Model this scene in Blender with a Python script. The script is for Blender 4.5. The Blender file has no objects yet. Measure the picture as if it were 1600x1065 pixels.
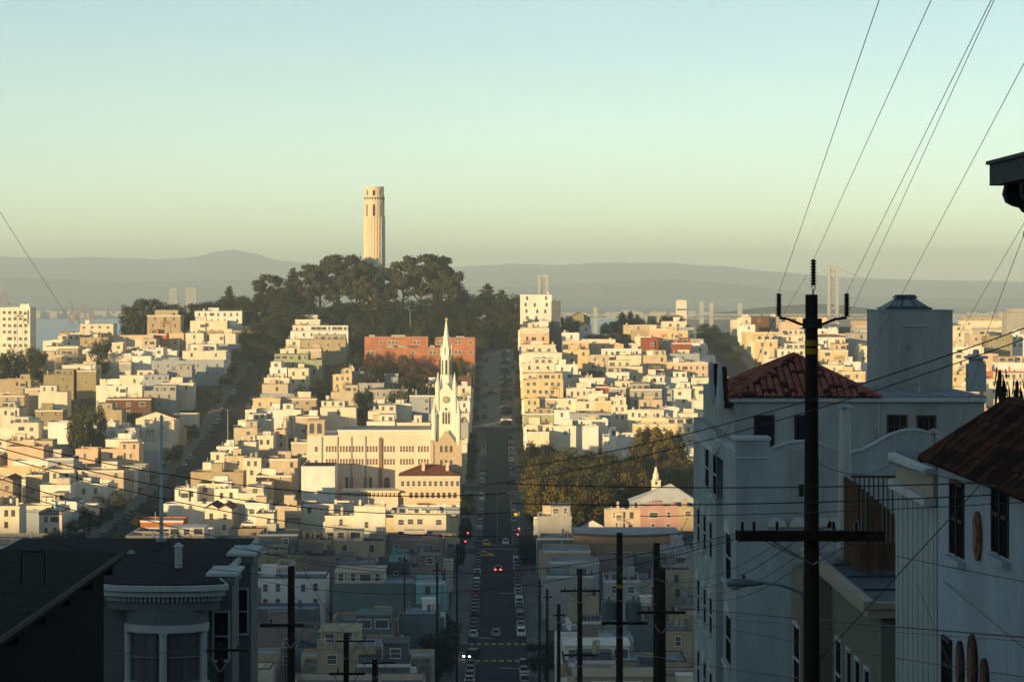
import bpy, math, random
from mathutils import Vector, Matrix
R = math.radians
S = bpy.context.scene
C = S.collection

# ---------------------------------------------------------------- camera, sky, sun, exposure
F = 4000.0            # focal length in pixels of the 1600 px wide photograph
VX, VY = 777.0, 450.0 # where the straight street's axis and the horizon lie in it
cam = bpy.data.cameras.new('camera')
cam.lens = 36.0 * F / 1600.0
cam.sensor_width = 36.0
cam.shift_x = (800.0 - VX) / 1600.0
cam.shift_y = -(532.5 - VY) / 1600.0
cam.clip_start = 0.5
cam.clip_end = 60000
camo = bpy.data.objects.new('camera', cam)
camo.rotation_euler = (R(90), 0, 0)
C.objects.link(camo)
S.camera = camo

SUN_AZ, SUN_EL = R(38), R(5.5)      # sun low behind the camera, to its left
sun_dir = Vector((-math.sin(SUN_AZ) * math.cos(SUN_EL), -math.cos(SUN_AZ) * math.cos(SUN_EL), math.sin(SUN_EL)))
W = bpy.data.worlds.new('World')
S.world = W
W.use_nodes = True
nt = W.node_tree
bg = nt.nodes['Background']
sky = nt.nodes.new('ShaderNodeTexSky')
sky.sky_type = 'NISHITA'
sky.sun_disc = False
sky.sun_elevation = SUN_EL
sky.sun_rotation = math.pi + SUN_AZ
sky.altitude = 80
sky.air_density = 0.5
sky.dust_density = 0.12
sky.ozone_density = 0.65
tint = nt.nodes.new('ShaderNodeMix')
tint.data_type = 'RGBA'; tint.blend_type = 'MULTIPLY'
tint.inputs[0].default_value = 1.0
tint.inputs[7].default_value = (1.055, 1.005, 0.81, 1)
nt.links.new(sky.outputs[0], tint.inputs[6])
wc = nt.nodes.new('ShaderNodeTexCoord'); wm_ = nt.nodes.new('ShaderNodeMapping'); wm_.inputs['Scale'].default_value = (2.2, 2.2, 14)
wn0 = nt.nodes.new('ShaderNodeTexNoise'); wn0.inputs['Scale'].default_value = 1.6; wn0.inputs['Detail'].default_value = 4
wr = nt.nodes.new('ShaderNodeMapRange'); wr.inputs[1].default_value = .3; wr.inputs[2].default_value = .7; wr.inputs[3].default_value = .965; wr.inputs[4].default_value = 1.035
thin = nt.nodes.new('ShaderNodeVectorMath'); thin.operation = 'SCALE'      # very thin uneven cirrus veil over the whole sky
nt.links.new(wc.outputs['Generated'], wm_.inputs[0]); nt.links.new(wm_.outputs[0], wn0.inputs['Vector']); nt.links.new(wn0.outputs[0], wr.inputs[0])
nt.links.new(tint.outputs[2], thin.inputs[0]); nt.links.new(wr.outputs[0], thin.inputs['Scale']); nt.links.new(thin.outputs[0], bg.inputs[0])
bg.inputs[1].default_value = 0.140
sl = bpy.data.lights.new('sun', 'SUN')
sl.energy = 5.0
sl.angle = R(0.5)
sl.color = (1.0, 0.69, 0.315)
so = bpy.data.objects.new('sun', sl)
so.rotation_euler = sun_dir.to_track_quat('Z', 'Y').to_euler()
so.location = sun_dir * 300
C.objects.link(so)
vs = S.view_settings
vs.view_transform = 'Standard'; vs.look = 'None'; vs.exposure = 0.63; vs.gamma = 1.0
vs.use_curve_mapping = False
S.render.engine = 'CYCLES'
cy = S.cycles
cy.max_bounces = 5; cy.diffuse_bounces = 3; cy.glossy_bounces = 2; cy.transmission_bounces = 2
cy.volume_bounces = 1; cy.transparent_max_bounces = 8
cy.use_denoising = True
cy.use_adaptive_sampling = True; cy.adaptive_threshold = 0.01
cy.caustics_reflective = False; cy.caustics_refractive = False
cy.sample_clamp_indirect = 4.0

# ---------------------------------------------------------------- helpers
rng = random.Random(7)
def P(px, py, Y):                    # a point at distance Y seen at photo pixel px, py
    return Vector(((px - VX) * Y / F, Y, (VY - py) * Y / F))
def PX(px, Y): return (px - VX) * Y / F
def PZ(py, Y): return (VY - py) * Y / F

class MB:
    def __init__(s): s.v = []; s.f = []; s.m = []
    def quad(s, a, b, c, d, m=0):
        n = len(s.v); s.v += [tuple(a), tuple(b), tuple(c), tuple(d)]; s.f.append((n, n+1, n+2, n+3)); s.m.append(m); return s
    def tri(s, a, b, c, m=0):
        n = len(s.v); s.v += [tuple(a), tuple(b), tuple(c)]; s.f.append((n, n+1, n+2)); s.m.append(m); return s
    def box(s, x0, x1, y0, y1, z0, z1, m=0):
        n = len(s.v)
        s.v += [(x0,y0,z0),(x1,y0,z0),(x1,y1,z0),(x0,y1,z0),(x0,y0,z1),(x1,y0,z1),(x1,y1,z1),(x0,y1,z1)]
        for q in ((0,3,2,1),(4,5,6,7),(0,1,5,4),(1,2,6,5),(2,3,7,6),(3,0,4,7)):
            s.f.append(tuple(n+i for i in q)); s.m.append(m)
        return s
    def loft(s, rings, m=0, cap=True, close=True):
        n = len(s.v); k = len(rings[0])
        for r in rings: s.v += [tuple(p) for p in r]
        for i in range(len(rings) - 1):
            for j in range(k if close else k - 1):
                a = n + i*k + j; b = n + i*k + (j+1) % k
                s.f.append((a, b, b + k, a + k)); s.m.append(m)
        if cap:
            s.f.append(tuple(n + j for j in reversed(range(k)))); s.m.append(m)
            s.f.append(tuple(n + (len(rings)-1)*k + j for j in range(k))); s.m.append(m)
        return s
    def lathe(s, prof, cx=0, cy=0, k=16, m=0, cap=True, a0=0.0):   # prof: [(radius, z)]
        return s.loft([[(cx + r*math.cos(a0 + 2*math.pi*j/k), cy + r*math.sin(a0 + 2*math.pi*j/k), z) for j in range(k)] for r, z in prof], m, cap)
    def tube(s, pts, r, k=6, m=0):
        pts = [Vector(p) for p in pts]; rings = []
        rr = r if isinstance(r, (list, tuple)) else [r]*len(pts)
        for i, p in enumerate(pts):
            d = (pts[min(i+1, len(pts)-1)] - pts[max(i-1, 0)]).normalized()
            u = d.cross(Vector((0,0,1)))
            if u.length < 1e-3: u = Vector((1,0,0))
            u.normalize(); w = u.cross(d)
            rings.append([p + (u*math.cos(2*math.pi*j/k) + w*math.sin(2*math.pi*j/k))*rr[i] for j in range(k)])
        return s.loft(rings, m)
    def poly_y(s, pts, y0, y1, m=0):       # outline in x,z pushed from y0 to y1
        n = len(s.v); k = len(pts)
        s.v += [(x, y0, z) for x, z in pts] + [(x, y1, z) for x, z in pts]
        s.f.append(tuple(range(n, n+k))); s.m.append(m)
        s.f.append(tuple(reversed(range(n+k, n+2*k)))); s.m.append(m)
        for i in range(k):
            j = (i+1) % k
            s.f.append((n+j, n+i, n+k+i, n+k+j)); s.m.append(m)
        return s
    def poly_x(s, pts, x0, x1, m=0):       # outline in y,z pushed from x0 to x1
        n = len(s.v); k = len(pts)
        s.v += [(x0, y, z) for y, z in pts] + [(x1, y, z) for y, z in pts]
        s.f.append(tuple(range(n, n+k))); s.m.append(m)
        s.f.append(tuple(reversed(range(n+k, n+2*k)))); s.m.append(m)
        for i in range(k):
            j = (i+1) % k
            s.f.append((n+j, n+i, n+k+i, n+k+j)); s.m.append(m)
        return s
    def mesh(s, name, mats, smooth=False):
        me = bpy.data.meshes.new(name)
        me.from_pydata(s.v, [], s.f)
        mats = mats if isinstance(mats, (list, tuple)) else [mats]
        for m in mats: me.materials.append(m)
        if len(mats) > 1: me.polygons.foreach_set('material_index', s.m)
        if smooth: me.polygons.foreach_set('use_smooth', [True]*len(me.polygons))
        me.update()
        return me
    def build(s, name, mats, parent=None, loc=(0,0,0), smooth=False):
        return put(s.mesh(name, mats, smooth), name, parent, loc)

def put(me, name, parent=None, loc=(0,0,0), rz=0.0, scale=None):
    o = bpy.data.objects.new(name, me)
    o.location = loc
    if rz: o.rotation_euler = (0, 0, rz)
    if scale: o.scale = scale
    if parent is not None: o.parent = parent
    C.objects.link(o)
    return o
def tag(o, label, cat, group=None):
    o['label'] = label; o['category'] = cat
    if group: o['group'] = group
    return o
def thing(name, label, cat, loc, group=None, rz=0.0):
    o = put(None, name, None, loc, rz)
    o.empty_display_size = 0.5
    return tag(o, label, cat, group)
def struct(o, kind='structure'):
    o['kind'] = kind; return o
def ordinal(n):
    return '%d%s' % (n, 'th' if 10 <= n % 100 <= 20 else {1:'st',2:'nd',3:'rd'}.get(n % 10, 'th'))

# ---------------------------------------------------------------- materials
MAT = {}
def mat(name, col, rough=0.85, var=0.12, scale=0.6, bump=0.0, metal=0.0, spec=0.3, coord='Object', streak=0.0, col2=None):
    if name in MAT: return MAT[name]
    m = bpy.data.materials.new(name); m.use_nodes = True
    t = m.node_tree; b = t.nodes['Principled BSDF']
    b.inputs['Roughness'].default_value = rough; b.inputs['Metallic'].default_value = metal
    b.inputs['Specular IOR Level'].default_value = spec if rough < .88 else .06
    c = tuple(col) + (1,)
    if var > 0:
        tc = t.nodes.new('ShaderNodeTexCoord'); n1 = t.nodes.new('ShaderNodeTexNoise')
        n1.inputs['Scale'].default_value = scale; n1.inputs['Detail'].default_value = 5; n1.inputs['Roughness'].default_value = 0.65
        src = tc.outputs[coord]
        if streak > 0:
            mp = t.nodes.new('ShaderNodeMapping'); mp.inputs['Scale'].default_value = (1, 1, streak)
            t.links.new(src, mp.inputs[0]); src = mp.outputs[0]
        t.links.new(src, n1.inputs['Vector'])
        mx = t.nodes.new('ShaderNodeMix'); mx.data_type = 'RGBA'
        lo = tuple(x*(1-1.6*var) for x in col) + (1,) if col2 is None else tuple(col2) + (1,)
        hi = tuple(min(1, x*(1+0.8*var)) for x in col) + (1,)
        mr = t.nodes.new('ShaderNodeMapRange'); mr.inputs[1].default_value = 0.3; mr.inputs[2].default_value = 0.7
        t.links.new(n1.outputs[0], mr.inputs[0]); t.links.new(mr.outputs[0], mx.inputs[0])
        mx.inputs[6].default_value = lo; mx.inputs[7].default_value = hi
        t.links.new(mx.outputs[2], b.inputs['Base Color'])
        if bump > 0:
            n2 = t.nodes.new('ShaderNodeTexNoise'); n2.inputs['Scale'].default_value = scale*9; n2.inputs['Detail'].default_value = 3
            t.links.new(tc.outputs[coord], n2.inputs['Vector'])
            bp = t.nodes.new('ShaderNodeBump'); bp.inputs['Strength'].default_value = bump; bp.inputs['Distance'].default_value = 0.05
            t.links.new(n2.outputs[0], bp.inputs['Height']); t.links.new(bp.outputs[0], b.inputs['Normal'])
    else:
        b.inputs['Base Color'].default_value = c
    MAT[name] = m
    return m
def emit(name, col, s):
    m = bpy.data.materials.new(name); m.use_nodes = True
    b = m.node_tree.nodes['Principled BSDF']
    b.inputs['Base Color'].default_value = tuple(col) + (1,)
    b.inputs['Emission Color'].default_value = tuple(col) + (1,); b.inputs['Emission Strength'].default_value = s
    return m
def leaf_mat(name, c1, c2, rough=0.7):
    m = bpy.data.materials.new(name); m.use_nodes = True
    t = m.node_tree; b = t.nodes['Principled BSDF']
    g = t.nodes.new('ShaderNodeNewGeometry'); oi = t.nodes.new('ShaderNodeObjectInfo')
    ad = t.nodes.new('ShaderNodeMath'); ad.operation = 'ADD'
    ml = t.nodes.new('ShaderNodeMath'); ml.operation = 'MULTIPLY'; ml.inputs[1].default_value = 0.5
    t.links.new(g.outputs['Random Per Island'], ad.inputs[0]); t.links.new(oi.outputs['Random'], ad.inputs[1]); t.links.new(ad.outputs[0], ml.inputs[0])
    mx = t.nodes.new('ShaderNodeMix'); mx.data_type = 'RGBA'
    mx.inputs[6].default_value = tuple(c1) + (1,); mx.inputs[7].default_value = tuple(c2) + (1,)
    t.links.new(ml.outputs[0], mx.inputs[0]); t.links.new(mx.outputs[2], b.inputs['Base Color'])
    b.inputs['Roughness'].default_value = rough; b.inputs['Specular IOR Level'].default_value = 0.2
    return m
PAL = {  # wall paints
 'W': ('white', (.80,.78,.75)), 'C': ('cream', (.75,.68,.55)), 'Y': ('pale yellow', (.68,.56,.34)), 'T': ('tan', (.44,.36,.25)),
 'B': ('beige', (.56,.48,.37)), 'G': ('grey', (.38,.38,.37)), 'U': ('blue-grey', (.34,.39,.44)), 'P': ('peach', (.70,.50,.36)),
 'R': ('brick red', (.28,.09,.055)), 'O': ('orange', (.52,.19,.07)), 'N': ('brown', (.14,.075,.045)), 'S': ('sage green', (.34,.38,.26)),
 'K': ('pink', (.48,.30,.28)), 'Q': ('turquoise', (.22,.45,.46)), 'V': ('olive', (.32,.28,.17)), 'D': ('dark grey', (.13,.14,.15)),
 'E': ('shaded teal', (.15,.19,.18)), 'M': ('shaded mauve taupe', (.26,.21,.19)),  # only for valley walls: tones with the shade mixed into the paint
 'I': ('ivory', (.80,.76,.66)),
}
WALL = {k: mat('paint_' + v[0].replace(' ', '_').replace('-', '_'), v[1], 0.9, 0.11, 0.35, 0.0, streak=0.35) for k, v in PAL.items()}
ROOFM = {'grey': mat('roof_gravel', (.20,.20,.20), 0.95, .25, .4), 'pale': mat('roof_pale', (.40,.40,.39), 0.9, .2, .3),
         'tar': mat('roof_tar', (.07,.07,.075), 0.9, .3, .4), 'blue': mat('roof_blue_grey', (.24,.30,.37), 0.8, .2, .4),
         'tile': mat('roof_clay', (.20,.065,.04), 0.85, .35, 1.2), 'green': mat('roof_copper', (.20,.30,.22), .8, .2, .4)}
TRIM = mat('trim_white', (.72,.70,.66), 0.7, .06, 1.0)
TRIMD = mat('trim_dark', (.07,.045,.035), 0.7, .1, 1.0)
GLASS = mat('window_glass', (.10,.10,.10), 0.15, 0, spec=0.5)
DARK = mat('dark_void', (.012,.012,.013), 0.9, 0)
ASPHALT = mat('asphalt', (.050,.051,.053), 0.9, .25, .25, .3, coord='Object')
CONC = mat('concrete', (.20,.195,.18), 0.9, .2, .4)
METAL = mat('galvanised', (.32,.35,.37), .5, .15, 2, metal=.6)
BLACKM = mat('black_iron', (.02,.02,.02), .6, .1, 2)
WOODP = mat('creosote_wood', (.030,.021,.016), .9, .35, 3, .4, streak=.08)
# ---------------------------------------------------------------- terrain
PROF = [(-400,20),(-190,24),(-110,30),(-85,28.5),(-60,19),(-30,6),(-10,-1.2),(4,-2.2),(30,-9),(60,-17),(103,-29),(250,-56),(330,-62),(397,-67),(450,-70.5),(520,-72),(600,-71.5),(680,-70),
        (800,-67.5),(837,-65.5),(900,-62),(984,-55),(1060,-44.5),(1130,-35),(1200,-28.5),(1250,-22.5),(1290,-19),(1340,-21),(1400,-36),(1500,-66),(1600,-86),(1750,-91),(3000,-91)]
def lerp_tab(tab, t):
    if t <= tab[0][0]: return tab[0][1]
    for (a, za), (b, zb) in zip(tab, tab[1:]):
        if t <= b: return za + (zb - za) * (t - a) / (b - a)
    return tab[-1][1]
SIDE = [(-420,.10),(-300,.42),(-215,.74),(-150,1),(280,1),(420,.8),(700,.3)]
def smooth_prof(y):
    return (lerp_tab(PROF, y-12) + lerp_tab(PROF, y-4) + lerp_tab(PROF, y+4) + lerp_tab(PROF, y+12)) / 4
def g(x, y):
    z = smooth_prof(y)
    if y > 600:
        s = lerp_tab(SIDE, x); b = -71
        if z > b: z = b + (z - b) * (1 - (1 - s) * min(1, (y - 600) / 300))
        z += 9 * math.exp(-((x + 62) / 65) ** 2 - ((y - 1290) / 60) ** 2)
        dip = math.exp(-((x - 70) / 55) ** 2 - ((y - 1300) / 70) ** 2)
        z -= 6 * dip
    if y < -20: z += .7 * math.sin(x * .021) + .7 * math.sin(x * .063 + 1)
    return z
xs = [-1400,-1000,-800,-600,-480,-400,-340,-300,-270,-240,-220] + [-210 + 6*i for i in range(1, 15)] + [-115.5,-110.5,-99.5,-94.5] + [-88 + 7*i for i in range(11)] + [-10.5,-6,6,10.5] \
   + [18 + 7*i for i in range(11)] + [94.5,99.5,110.5,115.5] + [122 + 8*i for i in range(12)] + [220,240,270,300,340,420,520,700,900]
ys = [-600,-400,-300,-220] + list(range(-180, 1420, 8)) + list(range(1420, 1800, 30)) + [1800, 2400]
mb = MB()
idx = {}
for j, y in enumerate(ys):
    for i, x in enumerate(xs):
        idx[i, j] = len(mb.v); mb.v.append((x, y, g(x, y)))
for j in range(len(ys) - 1):
    for i in range(len(xs) - 1):
        mb.f.append((idx[i,j], idx[i+1,j], idx[i+1,j+1], idx[i,j+1])); mb.m.append(0)
EARTH = mat('earth_and_yards', (.085,.080,.055), .95, .4, .08, 0, col2=(.05,.05,.03))
struct(mb.build('ground', EARTH, smooth=True))

def strip(name, x0, x1, y0, y1, dz, m, parent=None, th=0.0, xc=None):
    yl = [y0] + [y for y in ys if y0 < y < y1] + [y1]
    mb = MB(); n = 0
    for y in yl:
        zc = max(g(x0, y), g(x1, y)) if xc is None else g(xc, y)
        mb.v += [(x0, y, zc + dz), (x1, y, zc + dz), (x0, y, zc + dz - th - .3), (x1, y, zc + dz - th - .3)]
    for j in range(len(yl) - 1):
        a = 4*j; b = a + 4
        mb.f += [(a, a+1, b+1, b), (a+2, a, b, b+2), (a+1, a+3, b+3, b+1)]; mb.m += [0, 0, 0]
    return mb.build(name, m, parent)
road = struct(strip('road', -6, 6, -30, 992, .05, ASPHALT))
STEEP = mat('steep_concrete', (.25,.245,.23), .9, .25, .3, .2)
struct(strip('steep_road', -6, 6, 992, 1200, .05, STEEP))
for sx in (-1, 1):
    a, b = sorted((sx*6, sx*10.5))
    struct(strip('pavement', a, b, -30, 1200, .19, CONC))
for cx in (-105, 105):
    struct(strip('side_road', cx-5.5, cx+5.5, 420, 1212, .05, ASPHALT))
    for s_ in (-1, 1):
        a, b = sorted((cx + s_*5.5, cx + s_*10.5))
        struct(strip('pavement', a, b, 420, 1212, .19, CONC))
CROSS = [510, 680, 837, 984, 1130]
for yc in CROSS:
    for sx in (-1, 1):
        a, b = sorted((sx*6.0, sx*46))
        struct(strip('cross_road', a, b, yc-6, yc+6, .21, ASPHALT))
PAINTY = mat('road_paint_yellow', (.50,.36,.06), .8, .3, 1.5)
PAINTW = mat('road_paint_white', (.55,.55,.52), .8, .3, 1.5)
def slab(x0, x1, y0, y1, m, name, parent=road, dz=.058):
    mb = MB(); mb.quad((x0,y0,g(0,y0)+dz), (x1,y0,g(0,y0)+dz), (x1,y1,g(0,y1)+dz), (x0,y1,g(0,y1)+dz)); return mb.build(name, m, parent)
def on_road(py, z0=.06):               # distance at which the street surface is seen at photo row py
    lo, hi = 420.0, 1230.0
    for _ in range(50):
        mid = (lo + hi) / 2
        if VY - (g(0, mid) + z0) * F / mid > py: lo = mid
        else: hi = mid
    return lo
for py in (1005.5, 1031.5):
    yc = on_road(py)
    for i in range(8):
        x = -5.6 + i*1.5
        slab(x, x+.85, yc-1.3, yc+1.3, PAINTY, 'crosswalk_stripe')
for py, xa, xb in ((1043, .5, 5.5), (996, -5.6, -.6), (926, .5, 5.0), (857, -5.5, 5.5), (851, -5.5, 5.5), (770, .4, 5), (664, -5.5, 5.5), (667, -5.5, 5.5)):
    yc = on_road(py); slab(xa, xb, yc-.35, yc+.35, PAINTW, 'stop_line')
for y in range(700, 830, 9): slab(-.12, .12, y, y+4, PAINTY, 'lane_line')

# water, far shore, far hills
WATER = mat('bay_water', (.05,.10,.13), .25, .1, .01, 0, spec=.5)
mb = MB()
for j in range(8):
    pass
mb.quad((-9000, 1450, -88), (9000, 1450, -88), (9000, 15000, -88), (-9000, 15000, -88))
struct(mb.build('water', WATER))
HILL = mat('far_hill_scrub', (.20,.17,.12), .95, .35, .0016, 0, col2=(.03,.04,.025))
SHORE = mat('far_shore_land', (.14,.13,.11), .95, .4, .004)
def far_ridge(name, yd, depth, prof, m, zb=-90, seed=1):
    r = random.Random(seed); mb = MB(); k = 170; rows = 9
    x0, x1 = PX(-500, yd), PX(2100, yd)
    top = []
    for i in range(k+1):
        px = -500 + 2600*i/k
        top.append(PZ(lerp_tab(prof, px), yd))
    for j in range(rows+1):
        t = j / rows; s = math.sin(t*math.pi/2)
        for i in range(k+1):
            f = 1 + (r.random()-.5)*.34*(1 - t)*(1 if 0 < j < rows else .25)
            mb.v.append((x0 + (x1-x0)*i/k, yd - depth*(1-t), zb + (top[i]-zb)*s*f if j < rows else zb + (top[i]-zb)*(1+(r.random()-.5)*.012)))
    for i in range(k+1): mb.v.append((x0 + (x1-x0)*i/k, yd + depth*.6, zb))
    for j in range(rows+1):
        for i in range(k):
            a = j*(k+1)+i; mb.f.append((a, a+1, a+k+2, a+k+1)); mb.m.append(0)
    return struct(mb.build(name, m, smooth=True))
far_ridge('far_hills', 19000, 3000, [(-500,402),(0,401),(90,404),(150,402),(250,405),(320,402),(345,393),(365,390),(395,395),(430,406),(500,413),(560,418),(640,424),(720,417),(800,412),(880,414),(940,410),(1050,411),(1120,416),(1200,424),(1300,432),(1420,437),(1600,440),(2100,436)], HILL)
far_ridge('near_hills', 14000, 1800, [(-500,430),(0,432),(200,440),(420,436),(560,446),(800,448),(950,440),(1060,436),(1180,447),(1300,462),(1500,466),(2100,460)], HILL, seed=3)
mb = MB(); mb.box(-9000, 9000, 7300, 19500, -90, -86.5); struct(mb.build('far_shore', SHORE))
# ---------------------------------------------------------------- houses on the slopes
def win_mesh(w, h, frame_m, name, mid=True, arch=False):
    mb = MB(); t = .10
    if arch:
        r = w/2; n = 7
        arc = [(r*math.cos(math.pi*i/n), h - r + r*math.sin(math.pi*i/n)) for i in range(n+1)]
        out = [(w/2+t, -t), *[(x*(1+t/r), h-r+(z-(h-r))*(1+t/r)) for x, z in arc], (-w/2-t, -t)]
        mb.poly_y([(x, z) for x, z in reversed(out)], -.07, .0, 0)
        inn = [(w/2, 0), *arc, (-w/2, 0)]
        mb.poly_y([(x, z) for x, z in reversed(inn)], -.09, -.06, 1)
    else:
        mb.box(-w/2-t, w/2+t, -.07, 0, h, h+t*1.4); mb.box(-w/2-t*1.5, w/2+t*1.5, -.13, 0, -t*1.2, 0)
        mb.box(-w/2-t, -w/2, -.07, 0, 0, h); mb.box(w/2, w/2+t, -.07, 0, 0, h)
        if mid: mb.box(-w/2, w/2, -.055, 0, h*.48, h*.48+.07)
        mb.quad((-w/2,-.02,0), (w/2,-.02,0), (w/2,-.02,h), (-w/2,-.02,h), 1)
    return mb.mesh(name, [frame_m, GLASS])
WINS = [win_mesh(.9, 1.5, TRIM, 'window'), win_mesh(1.4, 1.3, TRIM, 'window'), win_mesh(.75, 1.4, TRIMD, 'window'), win_mesh(2.2, 1.4, TRIM, 'window', False), win_mesh(.9, 1.5, WALL['B'], 'window')]
RZ = {'w': 0.0, 'e': R(90), 'o': R(-90)}
def set_win(root, face, u, z, kind, base):     # face w: wall towards the camera; e/o: wall facing right / left
    ox, oy, oz = base
    return put(WINS[kind], 'window', root, {'w': (u - ox, -.004, z - oz), 'e': (u[0] + .004 - ox, u[1] - oy, z - oz), 'o': (u[0] - .004 - ox, u[1] - oy, z - oz)}[face], RZ[face])

HL = []        # (px0, px1, ytop, colour, height, flags)
def L(s, H=11):
    for row in s.split(';'):
        q = row.split()
        if q: HL.append((float(q[0]), float(q[1]), float(q[2]), q[3], float(q[4]) if len(q) > 4 and q[4] != '-' else H, q[5] if len(q) > 5 else ''))
# slope left of the side street
L('0 47 480 I 33 tm; 125 177 506 C - w; 196 221 501 C - w; 219 231 494 W; 230 282 492 T 14 wp; 232 260 521 O; 304 378 486 W 12 wm; 297 355 501 C; 290 318 520 C - w; 327 368 521 C; 298 338 538 W - m; 285 353 548 C; '
  '92 113 519 T; 110 170 520 Y; 82 125 530 I; 70 122 541 I; 125 170 527 T - w; 175 192 535 C - w; 222 244 529 B; 243 255 543 W; 135 205 552 C; 134 150 544 W 13; 50 85 549 B - w; 85 135 555 T - w; 5 50 563 Y - w; 206 236 556 W; '
  '237 350 563 U 11 m; 97 150 570 C - w; 120 150 578 V 12 w; 68 115 585 V - w; 0 48 592 T; 187 240 586 C; 150 222 602 I; 165 236 622 N 10 md; 222 300 594 U; 225 275 610 G - w; 252 302 598 C; 0 38 617 T - w; 60 105 612 C; 38 66 606 B; 0 30 637 C; '
  '55 98 640 V - w; 75 180 659 W; 100 165 670 W 11 m; 10 82 688 B; 12 68 697 P - n; 212 275 643 C 11 g; 222 272 657 C; 165 215 686 I; 118 153 701 P; 158 217 701 P - w; 70 118 733 C - w; 122 193 734 B - w; 63 110 757 I; 115 172 755 I - w; '
  '80 120 783 W 9; 61 146 800 C 11 mR; 0 30 790 C 13 mb; 0 20 745 T 11 g; 150 190 640 T; 182 212 668 W; 20 60 660 C - w; 75 115 715 U; 40 66 741 T; 150 168 540 C; 186 205 566 G; 262 300 578 G')
# between the side street and the long straight street
L('457 500 499 C 13 wp; 451 513 508 C 13 m; 448 544 517 W 12 m; 437 469 530 C - w; 470 540 530 T 12 w; 435 460 545 C; 468 502 545 B; 422 503 562 S 11 w; 400 448 574 W - w; 450 482 575 C - w; 395 450 600 B; 404 452 590 C; 395 438 622 Y - w; 437 494 622 T 11 w; '
  '517 560 612 B 11 n; 500 556 636 C; 520 550 585 Y 11 m; 537 553 575 W; 550 586 580 U - w; 601 622 583 U - w; 575 610 630 C; 613 642 630 I; 575 619 642 C; 573 617 658 I; 620 672 660 C - w; 573 637 608 G - m; 640 680 617 U; 665 690 600 W; '  # some grey and blue-grey entries are white walls, shade put into the colour
  '400 440 640 W; 372 402 622 C - w; 364 400 640 I - w; 362 402 656 I; 430 446 671 P - w; 400 427 680 C - m; 409 465 716 B - m; 400 455 742 T; 400 424 752 Y; 324 363 673 I - w; 363 402 668 B; 307 352 706 C; 350 386 712 B - w; 288 380 737 T; '
  '273 308 762 I; 308 355 755 C - w; 335 372 763 I - m; 204 286 812 O 9 n; 320 341 788 C 10 g; 341 362 789 C 10 g; 372 400 690 C; 383 420 785 W; 400 428 802 C; 430 470 790 B; 508 555 805 C 11 w; 553 602 790 I 13 w; 615 697 801 C 12 mW; 505 523 815 W 9 g; '
  '717 740 571 W; 715 739 588 N; 712 739 603 C - w; 716 740 626 W; 718 740 645 C; 719 738 660 G; 560 600 598 G; 462 498 650 B - w; 455 480 690 B; 380 408 715 C; 372 412 770 C - w; 290 330 722 I; 330 372 697 W; 392 424 655 C; 440 470 640 I')
# right of the long straight street
L('813 862 460 W 24 tw; 862 876 470 D 22 n; 817 857 503 C 12 m; 842 857 501 W 13; 813 858 512 C; 813 858 522 P - w; 813 868 538 C - w; 813 878 551 I; 813 865 568 C - w; 868 903 569 W - w; 813 872 583 C - w; 813 880 593 Y 12 m; 813 843 622 Y - m; 843 872 622 B - w; 872 902 622 C - w; '  # narrow dark grey block: the tall white block's shaded side, given as colour
  '880 920 533 P - w; 880 921 546 Y - w; 920 952 555 B - w; 940 1002 545 W - m; 963 1002 555 C; 950 1004 572 C - w; 1005 1042 555 B - m; 1043 1093 552 U; 1044 1106 566 P - m; 948 983 581 W 11 m; 1013 1039 586 W 11 m; 1013 1037 576 N; 990 1010 597 U; 895 925 587 C - w; 886 930 607 C - m; '
  '931 952 603 R 11 n; 952 978 605 G - w; 985 1034 607 G - m; 1050 1080 607 I - w; 1082 1108 603 C - w; 1035 1050 608 U - w; 955 978 620 I - m; 1000 1035 624 B; 900 930 627 C - w; 930 955 626 Y; 956 980 632 C - m; 981 1037 640 I - m; 1037 1061 637 W - w; 1061 1090 645 C - w; 815 865 645 S 10 w; '
  '866 890 640 W; 890 955 645 U; 815 865 663 C; 865 900 665 I; 900 935 665 W; 816 858 674 C; 945 985 682 W 10 mb; 953 963 668 W 14; 990 1085 662 Y 11 m; 975 1001 706 W 9 m; 890 922 488 V 12 gn; 905 924 505 W 9 g; 1035 1071 502 C - w; 1043 1075 516 Y - w; 1015 1045 513 P; 1003 1028 528 R; 1050 1080 535 R 11 n; 1014 1030 494 G 12 w; '
  '878 905 520 W 10; 905 945 590 W; 918 950 615 I; 1080 1110 590 C - w; 1040 1075 590 W - w; 1085 1110 625 I; 962 990 595 C; 1000 1040 597 C; 905 950 655 I; 1004 1050 652 C')
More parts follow.
